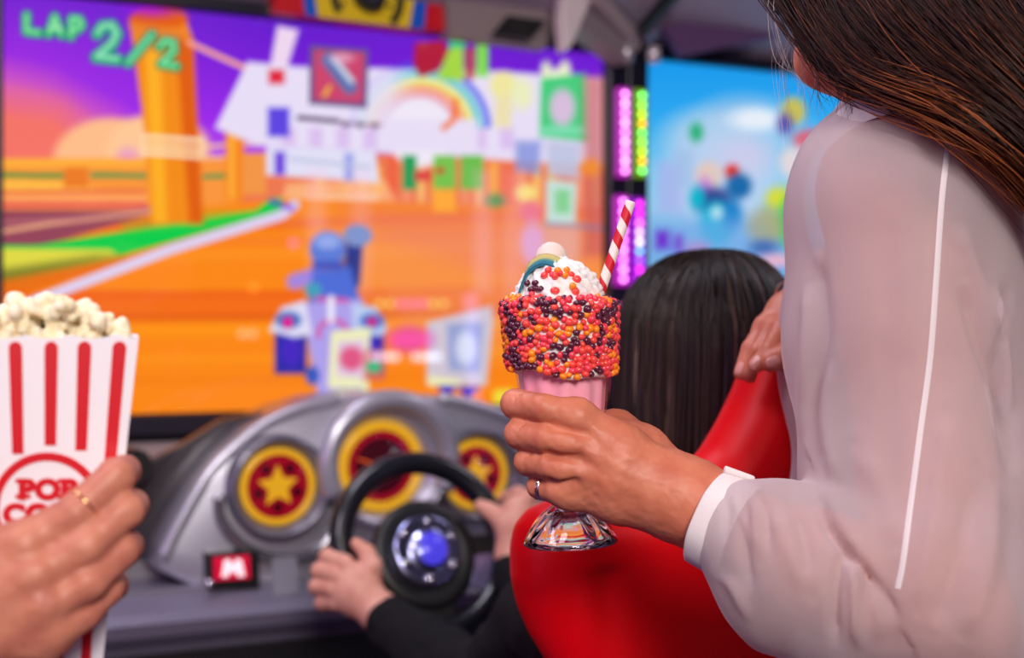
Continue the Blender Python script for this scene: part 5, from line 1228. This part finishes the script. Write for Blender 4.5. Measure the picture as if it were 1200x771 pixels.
# ------------------------------------------------------------------ the seated player
PFW = -EN
player = empty('person', tuple(Vector((SCN.x, SCN.y, 0))-EN*0.30), 'seated player with long dark hair and black sleeves, both hands on the steering wheel', 'person')
pcn = P(824, 438, 1.46)
s = Sdf(); pq_ = head_sdf(s, pcn, PFW)
s.cap(pcn+EZ*-.05-PFW*.015, pcn-EZ*.17-PFW*.04, .05, .055, .03)
tb = pcn-EZ*.26-PFW*.05
s.ell(tb, (.15, .09, .10), (EU, EN, EZ), .05); s.ell(tb-EZ*.22, (.12, .09, .20), (EU, EN, EZ), .05)
LS, RS = tb-EU*.15+EZ*.03, tb+EU*.15+EZ*.03
LE, RE = P(566, 812, 1.66), P(700, 800, 1.78)
LWr, RWr = P(450, 722, 1.845), P(603, 652, 1.955)
s.chain([LS, P(640, 735, 1.56), LE, LWr+(LE-LWr)*.1], [.05, .044, .038, .026], .02); s.chain([RS, RE, RWr+(RE-RWr)*.1], [.05, .038, .026], .02)
hipc = tb-EZ*.42+PFW*.02
s.ell(hipc, (.15, .12, .09), (EU, EN, EZ), .04)
KN = []
for sg in (-1, 1):
    k_ = hipc+EU*sg*.11+PFW*.42+EZ*.04; f_ = Vector((k_.x, k_.y, .07))+PFW*.10; s.chain([hipc+EU*sg*.08, k_, f_], [.078, .055, .04], .03); KN.append((k_, f_))
bv, bf = s.build(.006, 2)
s = Sdf()    # left hand closed on the rim
s.ell(P(415, 690, 1.858), (.034, .020, .036), k=.01); s.chain([P(420, 695, 1.86), LWr, P(480, 742, 1.82)], [.028, .0265, .028], .014)
for (a, b_, c, d) in (((404, 660, 1.86), (384, 651, 1.878), (381, 654, 1.905), (398, 660, 1.912)), ((394, 673, 1.857), (374, 668, 1.876), (372, 671, 1.903), (390, 676, 1.912)), ((390, 689, 1.857), (371, 687, 1.876), (370, 690, 1.902), (388, 694, 1.91)), ((394, 705, 1.86), (378, 706, 1.878), (377, 708, 1.9), (393, 711, 1.906))):
    s.chain([P(418, (a[1]+690)/2, 1.858), P(*a), P(*b_), P(*c), P(*d)], [.013, .0118, .0105, .0095, .0085], .004)
s.chain([P(432, 690, 1.862), P(436, 664, 1.862), P(430, 648, 1.870), P(418, 637, 1.880)], [.018, .0135, .0108, .0085], .007)
h1 = s.build(.0016, 2)
s = Sdf()    # right hand
s.ell(P(608, 612, 1.962), (.030, .022, .040), k=.01); s.chain([P(606, 620, 1.962), RWr, P(615, 690, 1.92)], [.028, .026, .028], .014)
for (a, b_, c) in (((618, 584, 1.965), (608, 578, 1.995), (590, 584, 2.022)), ((628, 598, 1.968), (622, 594, 2.0), (600, 598, 2.025)), ((630, 614, 1.968), (626, 612, 2.0), (604, 615, 2.022)), ((628, 630, 1.968), (624, 629, 1.998), (606, 631, 2.016))):
    s.chain([P(610, (a[1]+610)/2, 1.962), P(*a), P(*b_), P(*c)], [.014, .0118, .0105, .0088], .004)
s.chain([P(600, 626, 1.955), P(588, 610, 1.962), P(575, 599, 1.968), P(563, 592, 1.972)], [.018, .0135, .0112, .009], .007)
h2 = s.build(.0016, 2)
V, Q = join([(bv, bf), h1, h2]); add('body', V, Q, M_skin3, player)
M_knit = mat('black_knit', rgb(22, 22, 25), 0.9, bump=(350, 0.5, 0.001), spec=0.2)
s = Sdf()
s.ell(tb, (.175, .115, .11), (EU, EN, EZ), .05); s.ell(tb-EZ*.22, (.145, .115, .22), (EU, EN, EZ), .05)
s.chain([LS, P(640, 735, 1.56), LE, P(455, 728, 1.84)], [.066, .058, .052, .036], .02); s.chain([RS, RE, P(604, 672, 1.945)], [.066, .052, .036], .02)
v, f = s.build(.005, 2); nv = normals(v, f); v = v+nv*(0.003*vnoise(v*30, 3)+.002*vnoise(v*np.array([60, 20, 60]), 4))[:, None]
add('jumper', v, f, M_knit, player)
s = Sdf(); s.ell(hipc, (.165, .13, .10), (EU, EN, EZ), .04)
for k_, f_ in KN: s.chain([hipc+EU*(.08 if (k_-hipc).dot(EU) > 0 else -.08), k_, f_+EZ*.03], [.092, .066, .05], .03)
v, f = s.build(.008, 2); add('trousers', v, f, M_black, player)
for k_, f_ in KN:
    s = Sdf(); s.cap(f_-EZ*.02, f_-EZ*.035+PFW*.14, .042, .03, .02); v, f = s.build(.006, 1); v[:, 2] = np.maximum(v[:, 2], 0); add('shoe', v, f, M_canopy, player)
# straight long hair
M_hair2 = hair_mat('near_black_hair', rgb(20, 14, 12), rgb(84, 62, 50), rgb(190, 160, 135), 0.4)
rg = np.random.RandomState(21); n = 4200; k = 20
fw, rt, up = np.array(PFW), np.array(EU), np.array([0, 0, 1.])
hc2 = np.array(pcn)+up*.026-fw*.01
phi = rg.uniform(math.radians(38), math.radians(322), n); phi[:n//3] = rg.uniform(math.radians(100), math.radians(260), n//3)
shell = rg.uniform(.95, 1.03, n); rx, ry, rz = .090, .112, .104
drop = rg.uniform(.17, .25, n); grp = rg.randint(0, 90, n); gph = np.linspace(38, 322, 90)[np.argsort(np.random.RandomState(4).uniform(size=90))]
PTH = np.zeros((n, k, 3)); side = np.sign(np.sin(phi))
crown = rg.uniform(-.5, .9, n)
for i in range(k):
    t = i/(k-1)
    if t < .5: th = t/.5*math.pi/2; z = np.cos(th)*rz*np.ones(n); rad = np.sin(th)*np.ones(n); dn = 0
    else: th = math.pi/2; q = (t-.5)/.5; z = -q*drop; rad = 1+0.10*q*np.ones(n)-0.05*q*q; dn = q
    lift = 1-np.minimum(t/.5, 1)
    x = np.sin(phi)*rx*rad+0.006*side*lift; y = np.cos(phi)*ry*rad+crown*.06*lift*lift
    z = z-(crown*crown)*.012*lift
    y = np.where((dn > 0) & (y < 0), y*(1-.16*dn), y)
    PTH[:, i] = hc2+(rt[None]*x[:, None]+fw[None]*y[:, None])*shell[:, None]+up[None]*z[:, None]*shell[:, None]
sx = np.linspace(0, 1, k)
PTH += (np.random.RandomState(5).normal(0, 1, (90, 3))[grp][:, None, :]*.0028*np.sin(sx*4+grp[:, None])[..., None]*sx[None, :, None])
PTH += rg.normal(0, .0016, (n, 1, 3))*sx[None, :, None]
stre = np.random.RandomState(9).uniform(0, 1, 90)**1.8
phg = (np.degrees(phi)/3.2).astype(int) % 90
tn = (.10+.75*stre[phg]*(rg.uniform(0, 1, n) < .5)+rg.normal(0, .07, n))[:, None]*np.ones((1, k))*np.interp(sx, [0, .35, .6, 1], [.5, .6, 1, 1.1])[None]
strands('hair', PTH, rg.uniform(.0006, .0012, n), tn, M_hair2, player)
s = Sdf(); s.ell(hc2, (rx*.95, ry*.95, rz*.95), (EU, PFW, EZ), .01)
s.fn(lambda X: np.maximum(np.sqrt(((X-hc2)@rt/(rx*.93))**2+((X-hc2)@fw/(ry*.85))**2)-1, -1)*.08+np.maximum((X-hc2)@fw-.02, 0)*0.9+np.maximum(np.abs((X-hc2)@up+.08)-.10, 0), hc2-np.array([.12, .12, .22]), hc2+np.array([.12, .12, .05]), .01)
v, f = s.build(.005, 2); o = add('hair_mass', v, f, M_hair2, player); at_ = o.data.attributes.new('tone', 'FLOAT', 'POINT'); at_.data.foreach_set('value', np.full(len(v), 0.03))
# ------------------------------------------------------------------ the person holding the popcorn
friend = empty('person', (-.62, .42, 0), 'person mostly out of view at the left, one hand wrapped round the popcorn box', 'person')
s = Sdf()
ff = [([(10, 650, .690), (88, 602, .694), (136, 558, .707), (146, 552, .738), (134, 562, .765)], [.0125, .0100, .0095, .0086, .0076]),
      ([(22, 686, .686), (100, 640, .691), (147, 598, .706), (155, 592, .738), (140, 600, .766)], [.0125, .0100, .0096, .0086, .0076]),
      ([(36, 720, .686), (104, 682, .691), (142, 645, .706), (150, 640, .736), (134, 645, .762)], [.0118, .0095, .0091, .0082, .0074]),
      ([(52, 748, .690), (98, 718, .696), (126, 690, .708), (134, 686, .733), (124, 690, .752)], [.0108, .0086, .0082, .0074, .0068])]
for pts, rad in ff: s.chain([P(*q) for q in pts], rad, .0024)
for (x, y, z), r0 in (((16, 646, .690), .0138), ((26, 682, .686), .0142), ((38, 716, .687), .0135), ((52, 744, .691), .012)): s.chain([P(x, y, z), P(-110, 760, .675)], [r0, .020], .008)
for (x, y, z) in ((28, 636, .681), (38, 674, .6775), (50, 709, .678), (60, 738, .684)): s.ell(P(x, y, z), (.007, .005, .006), k=.008)
s.chain([P(-90, 690, .690), P(-50, 640, .712), P(-62, 610, .745), P(-50, 590, .785)], [.020, .015, .012, .010], .008)
s.chain([P(-110, 760, .675), P(-190, 790, .66), P(-420, 900, .62)], [.027, .026, .032], .014)
v1, f1 = s.build(.0014, 2); n1 = normals(v1, f1); v1 = v1+n1*(0.0003*vnoise(v1*240, 5))[:, None]
s = Sdf(); E3 = P(-420, 900, .62)
SH = Vector((-.50, .48, 1.32)); EL = Vector((-.52, .56, 1.0))
s.chain([E3, EL, SH], [.033, .04, .05], .02); s.ell((-.66, .40, 1.15), (.15, .11, .24), k=.05); s.ell((-.66, .40, .92), (.14, .11, .14), k=.05)
s.chain([(-.80, .40, 1.32), (-.86, .42, 1.04), (-.84, .56, .86)], [.05, .04, .03], .02); s.ell((-.84, .60, .82), (.028, .045, .035), k=.015)
for k_ in range(4): s.chain([(-.862+k_*.015, .62, .81), (-.862+k_*.016, .655, .795), (-.862+k_*.016, .665, .77)], [.010, .009, .008], .002)
s.cap((-.66, .40, 1.38), (-.66, .41, 1.47), .052, .05, .03); head_sdf(s, Vector((-.66, .42, 1.55)), Vector((.35, .93, -.1)))
for x in (-.75, -.57): s.chain([(x, .40, .88), (x, .42, .48), (x, .40, .08)], [.08, .055, .04], .03)
v2, f2 = s.build(.006, 2)
V, Q = join([(v1, f1), (v2, f2)]); add('body', V, Q, M_skin2, friend)
s = Sdf(); s.ell((-.66, .40, 1.15), (.17, .13, .25), k=.05); s.ell((-.66, .40, .92), (.16, .13, .14), k=.05); s.chain([SH, EL], [.065, .05], .03); s.chain([(-.80, .40, 1.32), (-.86, .42, 1.04)], [.065, .05], .03)
v, f = s.build(.007, 2); add('shirt', v, f, mat('grey_cotton', rgb(110, 112, 122), 0.85, bump=(400, .3, .001)), friend)
s = Sdf(); s.ell((-.66, .40, .86), (.165, .13, .10), k=.04)
for x in (-.75, -.57): s.chain([(x, .40, .84), (x, .42, .48), (x, .40, .12)], [.095, .068, .055], .03)
v, f = s.build(.008, 2); add('trousers', v, f, M_black, friend)
for x in (-.75, -.57):
    s = Sdf(); s.cap((x, .38, .05), (x, .54, .035), .045, .034, .02); v, f = s.build(.006, 1); v[:, 2] = np.maximum(v[:, 2], 0); add('shoe', v, f, M_canopy, friend)
s = Sdf(); s.ell((-.665, .40, 1.60), (.088, .10, .095), k=.02); s.ell((-.69, .35, 1.54), (.07, .06, .08), k=.02); v, f = s.build(.005, 2); v += normals(v, f)*(.002*vnoise(v*80, 2))[:, None]; add('hair', v, f, mat('brown_hair', rgb(52, 34, 26), 0.5), friend)
pa, pb = P(88, 602, .694), P(136, 558, .707); band(pa.lerp(pb, .22), pb-pa, .0102, .0006, mat('gold', rgb(250, 205, 140), 0.15, metal=1), friend)
